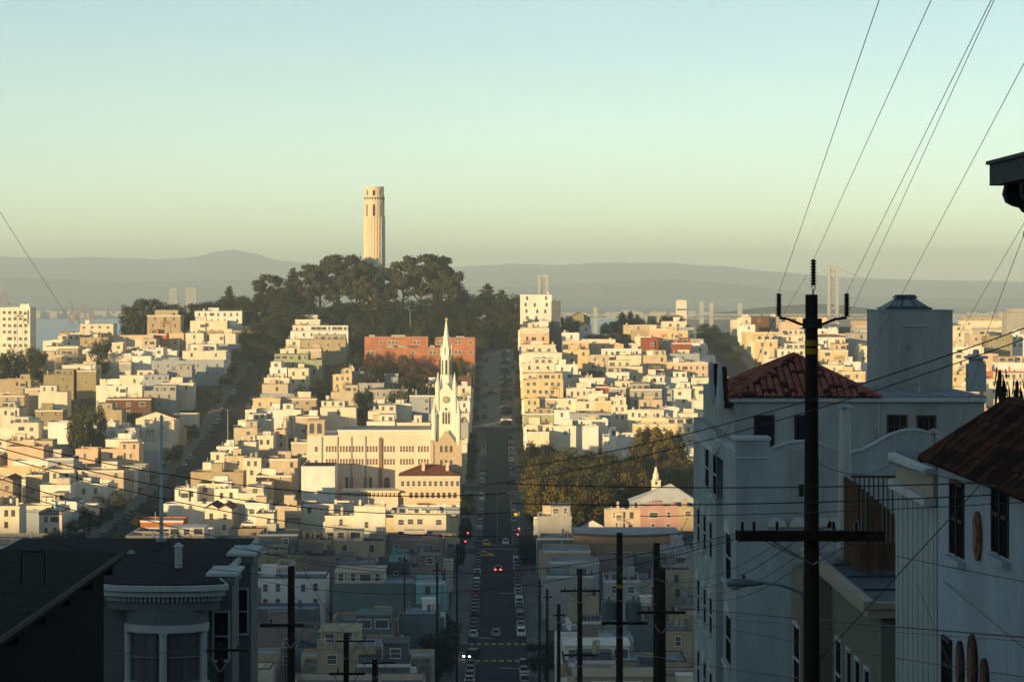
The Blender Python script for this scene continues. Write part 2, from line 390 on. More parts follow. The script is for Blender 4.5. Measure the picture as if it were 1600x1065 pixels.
# far right, beyond the second side street and the near houses
L('1115 1157 490 I 13 m; 1157 1180 495 C - w; 1133 1183 528 W 12 m; 1155 1180 507 W - w; 1175 1202 495 N; 1140 1202 545 C - w; 1155 1185 565 R; 1165 1202 551 C; 1200 1220 495 G - w; 1220 1250 503 P 12; 1210 1258 523 C - w; 1280 1320 527 W; 1302 1325 536 R; 1281 1325 547 Y - w; 1340 1356 540 C - w; '
  '1245 1262 534 B; 1262 1282 540 I - w; 1285 1320 570 C; 1315 1352 580 Y; 1320 1345 565 W - w; 1130 1165 590 C - w; 1165 1210 600 Y; 1205 1250 560 W; 1210 1240 575 C; 1490 1520 517 C - w; 1515 1545 522 B - w; 1543 1582 525 V 13 m; 1578 1602 522 W 13 m; 1573 1602 488 G 18 n; 1488 1537 541 I; 1490 1516 560 C - w; 1543 1600 580 O 10 w; '
  '1545 1602 592 C - m; 1560 1602 566 W - w; 1480 1520 585 Y; 1515 1545 575 C - w; 1325 1360 520 G; 1520 1560 553 P; 1180 1215 530 Y - w; 1215 1260 545 I - m; 1330 1356 600 C; 1490 1530 605 B; 1270 1300 585 U; 1255 1290 600 C')
# shaded streets in the valley
L('405 465 833 U; 466 498 841 G; 496 517 843 C; 518 600 845 T; 600 690 841 B 11 w; 610 640 864 Q - w; 640 686 866 K; 415 475 866 Y; 475 520 868 P - n; 430 455 882 W; 521 585 879 K; 585 650 886 D 9; 380 508 903 W 11 m; 520 648 912 S 12 n; 650 688 908 Q 13 w; 380 495 951 D 10 n; 400 492 981 K; 520 622 968 Y 11 n; '
  '520 612 982 U 11; 460 526 1012 U 9; 495 626 1008 B 12 w; 360 420 860 T; 330 402 925 G; 300 380 960 B; 640 690 885 G; 626 690 960 U 12 n; 560 640 1035 D 10; '
  '826 893 806 G; 945 1003 795 B 13.5 w; 1003 1060 790 K 14.5 w; 835 905 839 U; 850 922 859 Y; 860 936 876 U; 850 926 898 G; 925 990 870 B; 890 936 931 B; 905 941 969 G; 1040 1082 890 Y - w; 1060 1092 791 T 14.5 w; 905 945 812 W 10 g; 985 1042 868 D; 1000 1040 905 C; 945 1000 905 G; 865 906 986 W 12 m; 940 990 1002 C 10 w; 1040 1082 985 B 12 w; 900 960 1030 G 10; 985 1045 950 U; '
  '830 850 860 W; 838 865 940 W 12 w; 1060 1090 840 G; 1035 1082 860 C; 1000 1030 1040 D', 11)

STREETS = [(-115.5, -94.5), (-10.5, 10.5), (94.5, 115.5)]
def clip_x(x0, x1):
    for a, b in STREETS:
        if x0 < b and x1 > a:
            l, r = a - x0, x1 - b
            if l >= r: x1 = min(x1, a)
            else: x0 = max(x0, b)
    return x0, x1
SPEC = []
hr = random.Random(11)
for k, (p0, p1, yt, col, H, fl) in enumerate(HL):
    H = H + (hr.random() - .5) * 1.2
    Y = 340.0
    while Y < 1420:
        xc = PX((p0+p1)/2, Y)
        if g(xc, Y) + H >= PZ(yt, Y): break
        Y += 1.0
    SPEC.append(dict(p0=p0, p1=p1, yt=yt, col=col, Y=Y, fl=fl, d=(hr.uniform(9, 15) if 't' not in fl else 15)))
SPEC.sort(key=lambda s: s['Y'])
LAND = []       # footprints that belong to landmarks: x0, x1, y0, y1
def place(s):
    s['x0'], s['x1'] = clip_x(PX(s['p0'], s['Y']), PX(s['p1'], s['Y']))
    s['y0'] = s['Y']; s['y1'] = s['Y'] + s['d']; s['zt'] = PZ(s['yt'], s['Y'])
for a in range(3):
    SPEC.sort(key=lambda s: s['Y'])
    for i, s in enumerate(SPEC):
        place(s)
        for yc in CROSS:
            if min(abs(s['x0']), abs(s['x1'])) < 46 and s['Y'] < yc + 6.5 and s['Y'] + 4 > yc - 6.5:
                s['Y'] = yc + 6.6 if s['Y'] > yc - 5 else yc - 13.5; place(s)
        for q in SPEC[:i]:
            if min(s['x1'], q['x1']) - max(s['x0'], q['x0']) > .3 and s['Y'] < q['Y'] + 5:
                s['Y'] = q['Y'] + 5; place(s)
SPEC.sort(key=lambda s: s['Y'])
for s in SPEC: place(s)
for i, s in enumerate(SPEC):
    for q in SPEC[i+1:]:
        if min(s['x1'], q['x1']) - max(s['x0'], q['x0']) > 0 and q['y0'] > s['y0']:
            s['y1'] = min(s['y1'], max(q['y0'] - .08, s['y0'] + 4.5))
    for yc in CROSS:
        if min(abs(s['x0']), abs(s['x1'])) < 46 and s['y0'] < yc - 6.4: s['y1'] = min(s['y1'], yc - 6.4)
SPEC = [s for s in SPEC if s['x1'] - s['x0'] > 2.0 and s['y1'] - s['y0'] > 2]
# lower houses that fill the lots in between
NOBUILD = [(10.5, 94.5, 690, 822), (-96, -10.5, 742, 842), (-75, -10.5, 1040, 1140), (-110, 20, 1150, 1400), (-46, 46, 1190, 1400)]
FILL = []
for xa, xb, da in ((-33,-10.5,1), (-58,-36,0), (-94.5,-72,-1), (-72,-56,0), (-140,-115.5,1), (-165,-142,0), (-190,-167,-1), (-226,-196,0), (10.5,34,-1), (36,58,0), (60,76,0), (76,94.5,1), (115.5,140,-1), (142,166,0), (168,192,1), (194,222,0), (224,250,0)):
    y = 350 + hr.random()*8
    while y < (1185 if -115 < xa < 30 else 1260):
        w = hr.choice((7.6, 8.2, 9.5, 11)); gap = hr.choice((0.04, 0.04, .04, 3, 7))
        x0, x1 = xa + (hr.uniform(0, 5) if da >= 0 else 0), xb - (hr.uniform(0, 5) if da <= 0 else 0)
        b = (x0, x1, y, y + w - .04)
        bad = any(b[0] < n[1] and b[1] > n[0] and b[2] < n[3] and b[3] > n[2] for n in NOBUILD) \
            or any(b[0] < s['x1']+.05 and b[1] > s['x0']-.05 and b[2] < s['y1']+.05 and b[3] > s['y0']-.05 for s in SPEC) \
            or any(abs(y + w/2 - yc) < 6.5 + w/2 and min(abs(x0), abs(x1)) < 46 for yc in CROSS)
        if not bad:
            H = hr.uniform(6.2, 8.6)
            FILL.append(dict(x0=x0, x1=x1, y0=y, y1=y+w-.04, zt=g((x0+x1)/2, y) + H, col=hr.choice('WCICBYTGUBWCP'), fl='f', Y=y))
        y += w + gap
ALL = sorted(SPEC + FILL, key=lambda s: s['y0'])
skyl = [2000.0]*1600
keep = []
OCC = [(471, 719, 729, 770), (675, 719, 670, 785), (480, 675, 672, 787)]   # the church block hides what is behind it
for s in ALL:
    for (a, b, yt, Y) in list(OCC):
        if Y < s['y0']:
            for c in range(a, b): skyl[c] = min(skyl[c], yt)
            OCC.remove((a, b, yt, Y))
    a = max(0, int(VX + s['x0']*F/s['y0'])); b = min(1599, int(VX + s['x1']*F/s['y0']))
    if s['x0'] < 0: b = min(1599, max(b, int(VX + s['x1']*F/s['y1'])))
    if s['x0'] > 0: a = max(0, min(a, int(VX + s['x0']*F/s['y1'])))
    yn = VY - s['zt']*F/s['y0']; yf = VY - s['zt']*F/s['y1']
    top = min(yn, yf)
    if b <= a or top > 1075: continue
    vis = sum(1 for c in range(a, b) if top < skyl[c] - .8)
    for c in range(a, b): skyl[c] = min(skyl[c], top)
    s['area'] = sum(1 for c in range(a, b)) * 1.0
    if vis < 3: continue
    if 'f' in s['fl'] and ((a > 1078 and yn > 655) or (b < 395 and yn > 860) or (a > 1000 and yn > 1000)): s['vis'] = -1
    s['vis'] = s.get('vis') or vis
    keep.append(s)
ALL = keep
VALLEY_SHADE = {'C': 'BTG', 'Y': 'TV', 'B': 'TMG', 'W': 'GBW', 'I': 'CB', 'P': 'MT', 'S': 'E', 'K': 'M', 'U': 'UE', 'G': 'GDM'}     # valley walls repainted darker: their shade is put into the paint
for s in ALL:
    if s['y0'] < 655 and s['col'] in VALLEY_SHADE: s['col'] = random.Random(int(s['x0']*13 + s['y0'])).choice(VALLEY_SHADE[s['col']])

def zone(s):
    x = (s['x0'] + s['x1'])/2
    if s['y0'] < 660: return 'valley', 'in the shaded valley', 'shaded houses in the valley'
    if x < -105: return 'left', 'left of the dark side street', 'houses on the slope left of the side street'
    if x < 0: return 'mid', 'between side street and straight street', 'houses between the side street and the straight street'
    if x < 105: return 'right', 'right of the straight street', 'houses on the slope right of the straight street'
    return 'far', 'on the far right slope', 'houses on the far right slope'
ncount = {}
PENT = {}
def house(s):
    x0, x1, y0, y1, zt, col, fl = s['x0'], s['x1'], s['y0'], s['y1'], s['zt'], s['col'], s['fl']
    r = random.Random(int(x0*31 + y0*17 + zt*7))
    zg = min(g(x0, y0), g(x1, y0), g(x0, y1), g(x1, y1)) - .5
    gable = 'g' in fl
    zk, zw, grp = zone(s)
    st = max(1, round((zt - zg - .5)/3.1))
    cname = PAL[col][0]
    roofw = 'gabled' if gable else 'flat-roofed'
    key = (zk, cname, roofw, st)
    ncount[key] = ncount.get(key, 0) + 1
    storeys = {1:'one',2:'two',3:'three',4:'four',5:'five'}.get(st, 'tall many')
    label = '%s %s %s-storey house %s, %s such uphill' % (cname, roofw, storeys, zw, ordinal(ncount[key]))
    if zk == 'valley': label = label.replace(' such uphill', ' such by distance')
    base = ((x0+x1)/2, y0, zg)
    root = thing('house', label, 'house', base, grp)
    W_, D_ = x1 - x0, y1 - y0
    hx = W_/2; H = zt - zg; par = .0 if gable else r.choice((.3, .45, .6, .9))
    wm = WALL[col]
    mb = MB()
    if gable:
        rise = min(2.6, W_*.28); e = H - rise
        mb.poly_y([(-hx, 0), (hx, 0), (hx, e), (0, H), (-hx, e)], 0, D_)
        mb.build('wall', wm, root)
        m2 = MB(); o = .35; k = rise/hx
        for sx in (-1, 1):
            m2.loft([[(sx*(hx+o), y, e-k*o+.03), (0, y, H+.03), (0, y, H+.18), (sx*(hx+o), y, e-k*o+.18)] for y in (-.35, D_+.2)])
        m2.build('roof', ROOFM[r.choice(('tar','grey','tile'))] if 'd' not in fl else ROOFM['tar'], root)
    else:
        t = .22
        mb.quad((-hx,0,0),(hx,0,0),(hx,0,H),(-hx,0,H)); mb.quad((hx,0,0),(hx,D_,0),(hx,D_,H),(hx,0,H))
        mb.quad((hx,D_,0),(-hx,D_,0),(-hx,D_,H),(hx,D_,H)); mb.quad((-hx,D_,0),(-hx,0,0),(-hx,0,H),(-hx,D_,H))
        ix, iy0, iy1 = hx - t, t, D_ - t; zr = H - par
        mb.quad((-hx,0,H),(hx,0,H),(ix,iy0,H),(-ix,iy0,H)); mb.quad((hx,0,H),(hx,D_,H),(ix,iy1,H),(ix,iy0,H))
        mb.quad((hx,D_,H),(-hx,D_,H),(-ix,iy1,H),(ix,iy1,H)); mb.quad((-hx,D_,H),(-hx,0,H),(-ix,iy0,H),(-ix,iy1,H))
        mb.quad((ix,iy0,zr),(-ix,iy0,zr),(-ix,iy0,H),(ix,iy0,H)); mb.quad((ix,iy1,zr),(ix,iy0,zr),(ix,iy0,H),(ix,iy1,H))
        mb.quad((-ix,iy1,zr),(ix,iy1,zr),(ix,iy1,H),(-ix,iy1,H)); mb.quad((-ix,iy0,zr),(-ix,iy1,zr),(-ix,iy1,H),(-ix,iy0,H))
        mb.build('wall', wm, root)
        rm = r.choice(('grey','grey','pale','pale','tar','blue','pale'))
        if 'f' in fl: rm = r.choice(('grey','tar','tar','blue','pale'))
        if s['y0'] < 655: rm = r.choice(('grey','tar','blue','tar','blue'))  # valley roofs lose the pale tone: shade put into their colour
        MB().quad((-ix,iy0,zr),(ix,iy0,zr),(ix,iy1,zr),(-ix,iy1,zr)).build('roof', ROOFM[rm], root)
        if r.random() < .55 and 'f' not in fl:
            cm = MB(); o = .18
            cm.box(-hx-o, hx+o, -o, -.003, H-.42, H-.16); cm.box(-hx-.08, hx+.08, -.08, -.003, H-.62, H-.42)
            cm.build('cornice', ROOFM['tile'] if 'R' in fl else (TRIM if r.random() < .7 else wm), root)
        if r.random() < .5:
            cp = MB(); o = .07; z0, z1 = H + .004, H + .13
            cp.box(-hx-o, hx+o, -o, t+.04, z0, z1); cp.box(-hx-o, hx+o, D_-t, D_+o, z0, z1); cp.box(-hx-o, -ix+.04, t+.04, D_-t, z0, z1); cp.box(ix-.04, hx+o, t+.04, D_-t, z0, z1)
            cp.build('coping', r.choice((ROOFM['tar'], ROOFM['tar'], TRIMD, ROOFM['tile'], ROOFM['grey'])), root)
        # roof clutter
        if W_ > 6 and D_ > 5 and r.random() < (.75 if 'f' not in fl else .3):
            pw, pd, ph = r.uniform(2.2, min(5.5, W_*.45)), r.uniform(2, min(3.5, D_*.5)), r.uniform(1.6, 2.6)
            if 'p' in fl: pw, ph = W_*.7, 2.8
            cx = r.uniform(-ix + pw/2 + .3, ix - pw/2 - .3) if 'p' not in fl else 0
            pm = MB(); pm.box(cx-pw/2, cx+pw/2, iy1-pd-.6, iy1-.6, zr, zr+ph)
            pm.box(cx-pw/2-.15, cx+pw/2+.15, iy1-pd-.75, iy1-.45, zr+ph, zr+ph+.12)
            po = pm.build('stair_penthouse', wm if r.random() < .6 else WALL[r.choice('WCIB')], root)
        for _ in range(r.choice((1, 2, 2, 3, 4)) if 'f' not in fl else r.choice((0, 1, 2)) + (2 if s['y0'] < 655 else 0)):
            cx = r.uniform(-ix+.5, ix-.5); cyy = r.uniform(iy0+.3, max(iy0+.4, iy1-.8)); hh = r.uniform(.9, 2.1)
            cm = MB()
            if r.random() < .5:
                cm.box(cx-.3, cx+.3, cyy, cyy+.6, zr, zr+hh); cm.box(cx-.38, cx+.38, cyy-.08, cyy+.68, zr+hh, zr+hh+.12); cm.box(cx-.15, cx+.15, cyy+.15, cyy+.45, zr+hh+.12, zr+hh+.4)
                cm.build('chimney', wm if r.random() < .7 else r.choice((ROOFM['tile'], WALL['G'], WALL['T'], WALL['D'])), root)
            else:
                cm.lathe([(.1, zr), (.1, zr+hh), (.22, zr+hh), (.02, zr+hh+.2)], cx, cyy, 8); cm.build('vent_pipe', METAL, root)
        if 'f' not in fl and r.random() < .3:
            rl = MB(); zz = H + .9
            rl.box(-hx+.1, hx-.1, .08, .14, zz, zz+.06)
            n = int(W_/1.2)
            for i in range(n+1):
                x = -hx+.13 + (W_-.26)*i/n; rl.box(x-.03, x+.03, .08, .14, H, zz)
            rl.build('roof_railing', r.choice((TRIM, BLACKM, METAL)), root)
    # set-back upper storey, projecting bay, rear deck: what breaks up the boxes
    if not gable and 't' not in fl and 'p' not in fl and W_ > 7 and D_ > 6.5 and r.random() < (.34 if 'f' not in fl else .12):
        pw = W_*r.uniform(.42, .72); ph = r.uniform(2.3, 2.9); cx = r.choice((-1, 1))*(hx - pw/2 - .3); y_ = r.uniform(1.6, 2.8)
        us = MB(); us.box(cx-pw/2, cx+pw/2, y_, D_-.5, H-par, H-par+ph); us.box(cx-pw/2-.2, cx+pw/2+.2, y_-.35, D_-.4, H-par+ph, H-par+ph+.16)
        uo = us.build('set_back_storey', wm if r.random() < .7 else WALL[r.choice('WCIBT')], root)
        for i in range(max(1, int(pw/2.4))):
            u = cx - pw/2 + pw*(i+.5)/max(1, int(pw/2.4)); put(WINS[r.choice((0, 1, 3))], 'window', uo, (u, y_-.004, H-par+.75))
    if 'n' not in fl and 'f' not in fl and not gable and W_ > 6 and r.random() < .22:
        bw = r.uniform(1.8, 2.6); cx = r.uniform(-hx+bw, hx-bw); b1 = H - par - .5; b0 = b1 - r.choice((3.2, 6.0))
        bo = MB().box(cx-bw/2, cx+bw/2, -.75, -.003, b0, b1).box(cx-bw/2-.1, cx+bw/2+.1, -.85, -.003, b1, b1+.12).build('rear_bay', wm, root)
        for f in range(2 if b1 - b0 > 4 else 1): put(WINS[3] if bw > 2.3 else WINS[1], 'window', bo, (cx, -.754, b1 - 2.0 - 3*f))
    if 'f' not in fl and not gable and W_ > 6 and r.random() < .25:
        dw = r.uniform(2.5, 4); cx = r.uniform(-hx+dw/2, hx-dw/2); dz_ = H - par - 3.0; dm = MB()
        dm.box(cx-dw/2, cx+dw/2, -1.5, -.003, dz_-.15, dz_); dm.box(cx-dw/2, cx+dw/2, -1.5, -1.44, dz_+.9, dz_+.98)
        for i in range(int(dw/.45)+1): x = cx-dw/2 + .04 + (dw-.08)*i/int(dw/.45); dm.box(x-.03, x+.03, -1.49, -1.45, dz_, dz_+.9)
        for sx in (-1, 1): dm.box(cx+sx*(dw/2-.1)-.07, cx+sx*(dw/2-.1)+.07, -1.45, -1.3, 0, dz_-.15)
        dm.build('rear_deck', r.choice((TRIMD, TRIM, ROOFM['tile'])), root)
    # windows on the wall towards the camera
    if 'n' not in fl:
        many = 'm' in fl; some = 'w' in fl
        kind = r.choice((0, 0, 2, 1, 4))
        rows = (6 if 't' in fl else 2) if many or some or r.random() < .35 else 1
        for f in range(rows):
            z = H - par - 2.15 - f*3.05
            if gable: z = H - 3.9 - f*3
            if z < .8: break
            if many: n = max(2, int(W_/2.6))
            elif some: n = max(1, int(W_/4.2))
            elif 'f' in fl: n = r.choice((0, 0, 1))
            else: n = r.choice((0, 0, 1, 1, 2))
            if 'd' in fl: n = 3
            n = min(n, 7, int(W_/1.9))
            ins = (W_ - 1.4)
            for i in range(n):
                u = -hx + .7 + ins*(i + .5)/n + r.uniform(-.15, .15)*(0 if many else ins/n)
                if abs(u) > hx - .8 or r.random() < .12: continue
                put(WINS[kind if r.random() < .85 else r.randrange(5)], 'window', root, (u, -.004, z + r.choice((0, 0, 0, .15))))
    # bays and windows on the street front
    side = None
    if min(abs(x1 + 10.5), abs(x1 + 115.5), abs(x1 - 94.5)) < 3.2: side = 1
    elif min(abs(x0 - 10.5), abs(x0 - 115.5)) < 3.2: side = -1
    if side and D_ > 5 and not gable and 't' not in fl:
        nb = 2 if D_ > 9 else 1
        for i in range(nb):
            yc = D_*(i+.5)/nb; b0, b1 = 2.6, H - 1.0
            bm = MB(); d = .9; w = 1.3
            bm.loft([[(side*hx, yc-w, z), (side*(hx+d), yc-w*.6, z), (side*(hx+d), yc+w*.6, z), (side*hx, yc+w, z)] for z in ((b0, b1) if side > 0 else (b1, b0))])
            bo = bm.build('bay_window', wm if r.random() < .5 else TRIM, root)
            for f in range(2):
                z = b1 - 2.2 - 3.0*f
                if z > b0: put(WINS[0], 'window', bo, (side*(hx+d+.004), yc, z), RZ['e' if side > 0 else 'o'])
    return root
order = sorted(ALL, key=lambda s: -s['vis'] * (1.0 if 'f' not in s['fl'] else .12))
for i, s in enumerate(order): s['one'] = i < 305
for s in ALL:
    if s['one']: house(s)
# the small roofs that only peep out between the others, as one mass
mass = MB(); mcol = list(PAL.keys()); mr_ = random.Random(5)
for s in ALL:
    if s['one']: continue
    x0, x1, y0, y1, zt = s['x0'], s['x1'], s['y0'], s['y1'], s['zt']
    zg = min(g(x0, y0), g(x1, y1)) - .5; c = mcol.index(s['col']); t = .22; p = .5
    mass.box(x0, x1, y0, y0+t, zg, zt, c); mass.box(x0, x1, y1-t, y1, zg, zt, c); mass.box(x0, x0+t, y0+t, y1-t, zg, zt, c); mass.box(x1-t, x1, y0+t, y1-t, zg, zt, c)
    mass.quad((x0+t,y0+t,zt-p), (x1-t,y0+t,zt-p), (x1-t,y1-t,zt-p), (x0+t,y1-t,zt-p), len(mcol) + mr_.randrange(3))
    cx = mr_.uniform(x0+1, x1-1); cyy = (y0+y1)/2
    mass.box(cx-.35, cx+.35, cyy-.3, cyy+.3, zt-p, zt+mr_.uniform(.3, 1.2), c)
    if mr_.random() < .6:
        u = mr_.uniform(x0+1, x1-2.2)
        mass.box(u, u+1.1, y0-.03, y0-.003, zt-2.6, zt-1.0, len(mcol)+3)
mo = struct(mass.build('distant_rowhouses', [WALL[k] for k in mcol] + [ROOFM['grey'], ROOFM['tar'], ROOFM['pale'], GLASS]), 'stuff')
mo['label'] = 'small flat roofs peeping out between the larger houses on the slopes'
mo['category'] = 'houses'
# ---------------------------------------------------------------- fluted tower on the hill
TOWERC = mat('tower_concrete', (.66,.57,.44), .85, .08, .15, streak=.2)
TY = 1290.0
tx = PX(585, TY); tz = g(tx, TY) - 1.5
def TZ(py): return PZ(py, TY) - tz
tower = thing('observation_tower', 'tall fluted pale concrete tower rising from the wooded hilltop', 'tower', (tx, TY, tz))
R0 = 17.0*TY/F; KF = 24
def flute(r, z, depth=.28):
    return [((r - depth*(1 if j % 4 == 2 else (.75 if j % 2 else 0)))*math.cos(2*math.pi*j/(KF*4)), (r - depth*(1 if j % 4 == 2 else (.75 if j % 2 else 0)))*math.sin(2*math.pi*j/(KF*4)), z) for j in range(KF*4)]
mb = MB(); mb.loft([flute(R0*1.02, 0), flute(R0, 12), flute(R0*.985, TZ(338))]); mb.build('shaft', TOWERC, tower)
mb = MB(); mb.lathe([(R0*1.35, 0), (R0*1.35, 6), (R0*1.25, 6.3), (R0*1.05, 6.3)], k=32); mb.build('plinth', TOWERC, tower)
R1 = R0*.93
def arcade(name, r, za, zb, n, wfrac, zs, th):   # ring of piers with arched openings
    mb = MB(); k = 8
    for i in range(n):
        a_c = 2*math.pi*(i)/n - math.pi/2
        half = math.pi/n; ho = half*wfrac
        cols = [a_c - half, a_c - ho] + [a_c - ho + 2*ho*j/k for j in range(1, k)] + [a_c + ho, a_c + half]
        def pt(a, rr, z): return (rr*math.cos(a), rr*math.sin(a), z)
        for a0, a1 in ((cols[0], cols[1]), (cols[-2], cols[-1])):
            for r_, fl in ((r, 0), (r-th, 1)):
                q = [pt(a0, r_, za), pt(a1, r_, za), pt(a1, r_, zb), pt(a0, r_, zb)]
                mb.quad(*(q if not fl else q[::-1]))
        rise = ho*r*.95
        zc = [zs + rise*math.sqrt(max(0, 1 - ((a - a_c)/ho)**2)) for a in cols[1:-1]]
        cc = cols[1:-1]
        for j in range(len(cc)-1):
            q = [pt(cc[j], r, zc[j]), pt(cc[j+1], r, zc[j+1]), pt(cc[j+1], r, zb), pt(cc[j], r, zb)]
            mb.quad(*q)
            q = [pt(cc[j], r-th, zc[j]), pt(cc[j+1], r-th, zc[j+1]), pt(cc[j+1], r-th, zb), pt(cc[j], r-th, zb)]; mb.quad(*q[::-1])
            mb.quad(pt(cc[j], r, zc[j]), pt(cc[j], r-th, zc[j]), pt(cc[j+1], r-th, zc[j+1]), pt(cc[j+1], r, zc[j+1]))
        for a, s_ in ((cc[0], 1), (cc[-1], -1)):
            q = [pt(a, r, za), pt(a, r-th, za), pt(a, r-th, zs), pt(a, r, zs)]; mb.quad(*(q if s_ > 0 else q[::-1]))
    return mb.build(name, TOWERC, tower)
zA, zB, zC, zD, zE = TZ(338), TZ(315), TZ(309), TZ(306), TZ(293.5)
arcade('observation_arcade', R1, zA, zB, 8, .30, zA + (zB-zA)*.72, 1.1)
mb = MB(); mb.lathe([(R1+.25, zA-.3), (R1+.25, zA), (R1-1.2, zA)], k=48); mb.build('ledge', TOWERC, tower)
mb = MB(); mb.lathe([(R1*.62, zA), (R1*.62, zE-1)], k=24); mb.build('core', mat('tower_core', (.25,.2,.15), .9, .1), tower)
mb = MB(); mb.lathe([(R1, zB), (R1, zD), (R1*.6, zD)], k=48); mb.build('band', TOWERC, tower)
for i in range(24):
    a = 2*math.pi*(i+.5)/24
    o = MB().box(-.32, .32, -.05, .05, 0, 1.2).build('small_window', DARK, tower, (R1*math.cos(a), R1*math.sin(a), (zB+zC)/2)); o.rotation_euler = (0, 0, a + math.pi/2)
arcade('crown_arcade', R1*.94, zD, zE, 8, .36, zD + (zE-zD)*.52, .9)
mb = MB(); mb.lathe([(R1*.97, zE), (R1*.97, zE+.45), (R1*.75, zE+.45), (R1*.75, zE)], k=48, cap=False); mb.build('parapet', TOWERC, tower)

# ---------------------------------------------------------------- church with spires
CHW = mat('church_stone', (.84,.80,.70), .85, .08, .3, streak=.4)
CHT = mat('church_tan_brick', (.52,.43,.31), .9, .12, .8)
CY = 785.0
church = thing('church', 'white church with twin pinnacled spires and clock beside the straight street', 'church', (PX(697, CY), CY, g(-16, CY)))
cb = church.location.copy()
def CX(px, Y=CY): return PX(px, Y) - cb.x
def CZ(py, Y=CY): return PZ(py, Y) - cb.z
def spire_tower(dy):
    hw = (CX(719) - CX(675))/2; d = 2*hw
    root = put(None, 'bell_tower', church, (-.48*dy/24, dy, 0))
    mb = MB(); zs = CZ(690)
    mb.box(-hw, hw, 0, d, -1, zs)
    for f in range(2):      # gabled tops of the lower stage
        pass
    mb.poly_y([(-hw*.62, zs), (hw*.62, zs), (0, CZ(671))], -.25, .2)
    b = mb.build('lower_stage', CHT, root)
    for sx in (-1, 1): MB().box(sx*hw-.5, sx*hw+.5, -.35, .5, -1, zs+.6).build('buttress', CHT, root)
    for u in (-1.5, 0, 1.5):
        put(WA_S, 'window', root, (u, -.01, CZ(706))); put(WA_S, 'window', root, (u, -.01, CZ(728)))
    h2 = hw*.68; z2 = CZ(612)
    mb = MB(); mb.box(-h2, h2, hw-h2, hw+h2, zs, z2); mb.poly_y([(-h2*.7, z2), (h2*.7, z2), (0, CZ(598))], hw-h2-.2, hw-h2+.4); mb.poly_y([(-h2*.7, z2), (h2*.7, z2), (0, CZ(598))], hw+h2-.4, hw+h2+.2)
    mb.build('belfry_stage', CHW, root)
    # traceried window with three lights
    tw = put(None, 'tracery_window', root, (0, hw-h2, CZ(664)))
    hh = CZ(634) - CZ(664)
    mb = MB(); mb.poly_y([(-1.5, 0), (1.5, 0), (1.5, hh*.7), (.8, hh*.92), (0, hh), (-.8, hh*.92), (-1.5, hh*.7)], -.12, -.004); mb.build('surround', CHW, tw)
    for u in (-.85, 0, .85):
        mb = MB(); mb.poly_y([(u-.3, .3), (u+.3, .3), (u+.3, hh*.62), (u, hh*.72), (u-.3, hh*.62)], -.15, -.12); mb.build('lancet', GLASS, tw)
    mb = MB(); mb.poly_y([(.45*math.cos(2*math.pi*i/10), hh*.83 + .45*math.sin(2*math.pi*i/10)) for i in range(10)], -.15, -.12); mb.build('rosette', GLASS, tw)
    ck = put(None, 'clock', root, (CX(697) - 0, hw-h2, CZ(624.5)))
    mb = MB(); mb.poly_y([(1.05*math.cos(2*math.pi*i/20), 1.05*math.sin(2*math.pi*i/20)) for i in range(20)], -.22, -.004); mb.build('rim', mat('clock_rim', (.10,.09,.07), .7, 0), ck)
    mb = MB(); mb.poly_y([(.82*math.cos(2*math.pi*i/20), .82*math.sin(2*math.pi*i/20)) for i in range(20)], -.27, -.22); mb.build('face', mat('clock_face', (.45,.40,.30), .6, 0), ck)
    mb = MB(); mb.box(-.05, .6, -.31, -.28, -.05, .08); mb.box(-.55, .05, -.31, -.28, -.38, -.28); mb.build('hand', DARK, ck)
    def pinnacle(x, y, z0, zshaft, ztip, r):
        mb = MB(); mb.lathe([(r, z0), (r, zshaft), (r*1.2, zshaft+.1), (r*1.2, zshaft+.5), (r*.85, zshaft+.5), (.05, ztip)], x, y, 8); mb.build('pinnacle', CHW, root)
    for sx in (-1, 1):
        for sy in (-1, 1):
            pinnacle(sx*hw*.87, hw + sy*hw*.87, zs-1, CZ(650), CZ(628), .72)
            pinnacle(sx*h2*.90, hw + sy*h2*.90, z2-6, CZ(606), CZ(586), .72)
    ro = 8.6*CY/F; z3, z4 = CZ(590), CZ(556)
    mb = MB(); mb.lathe([(ro*1.25, z2-1), (ro*1.2, z3), (ro, z3), (ro, z4), (ro*1.12, z4), (ro*1.12, z4+.4)], 0, hw, 8, a0=math.pi/8); mb.build('lantern', CHW, root)
    for i in range(8):
        a = math.pi/4*i - math.pi/2
        o = put(WA_L, 'window', root, (ro*math.cos(math.pi/8)*math.cos(a), hw + ro*math.cos(math.pi/8)*math.sin(a), z3 + .8), a + math.pi/2)
        x, y = ro*1.02*math.cos(a + math.pi/8), hw + ro*1.02*math.sin(a + math.pi/8)
        MB().lathe([(.28, z4), (.28, z4+1.4), (.02, z4+3.2)], x, y, 6).build('pinnacle', CHW, root)
    mb = MB(); mb.lathe([(ro*.95, z4+.4), (ro*.5, CZ(527)), (.18, CZ(503.5))], 0, hw, 8, a0=math.pi/8); mb.build('spire', CHW, root)
    mb = MB(); mb.lathe([(.3, CZ(503.5)), (.3, CZ(503))], 0, hw, 8); mb.box(-.1, .1, hw-.1, hw+.1, CZ(503), CZ(497)); mb.box(-.5, .5, hw-.09, hw+.09, CZ(500.5), CZ(499.2)); mb.build('cross', mat('gilt', (.6,.45,.2), .4, 0, metal=.5), root)
WA_S = win_mesh(.8, 2.0, CHT, 'window', arch=True)
WA_L = win_mesh(.7, 4.6, CHW, 'window', arch=True)
spire_tower(0); spire_tower(24)
mb = MB(); hw = (CX(719) - CX(675))/2
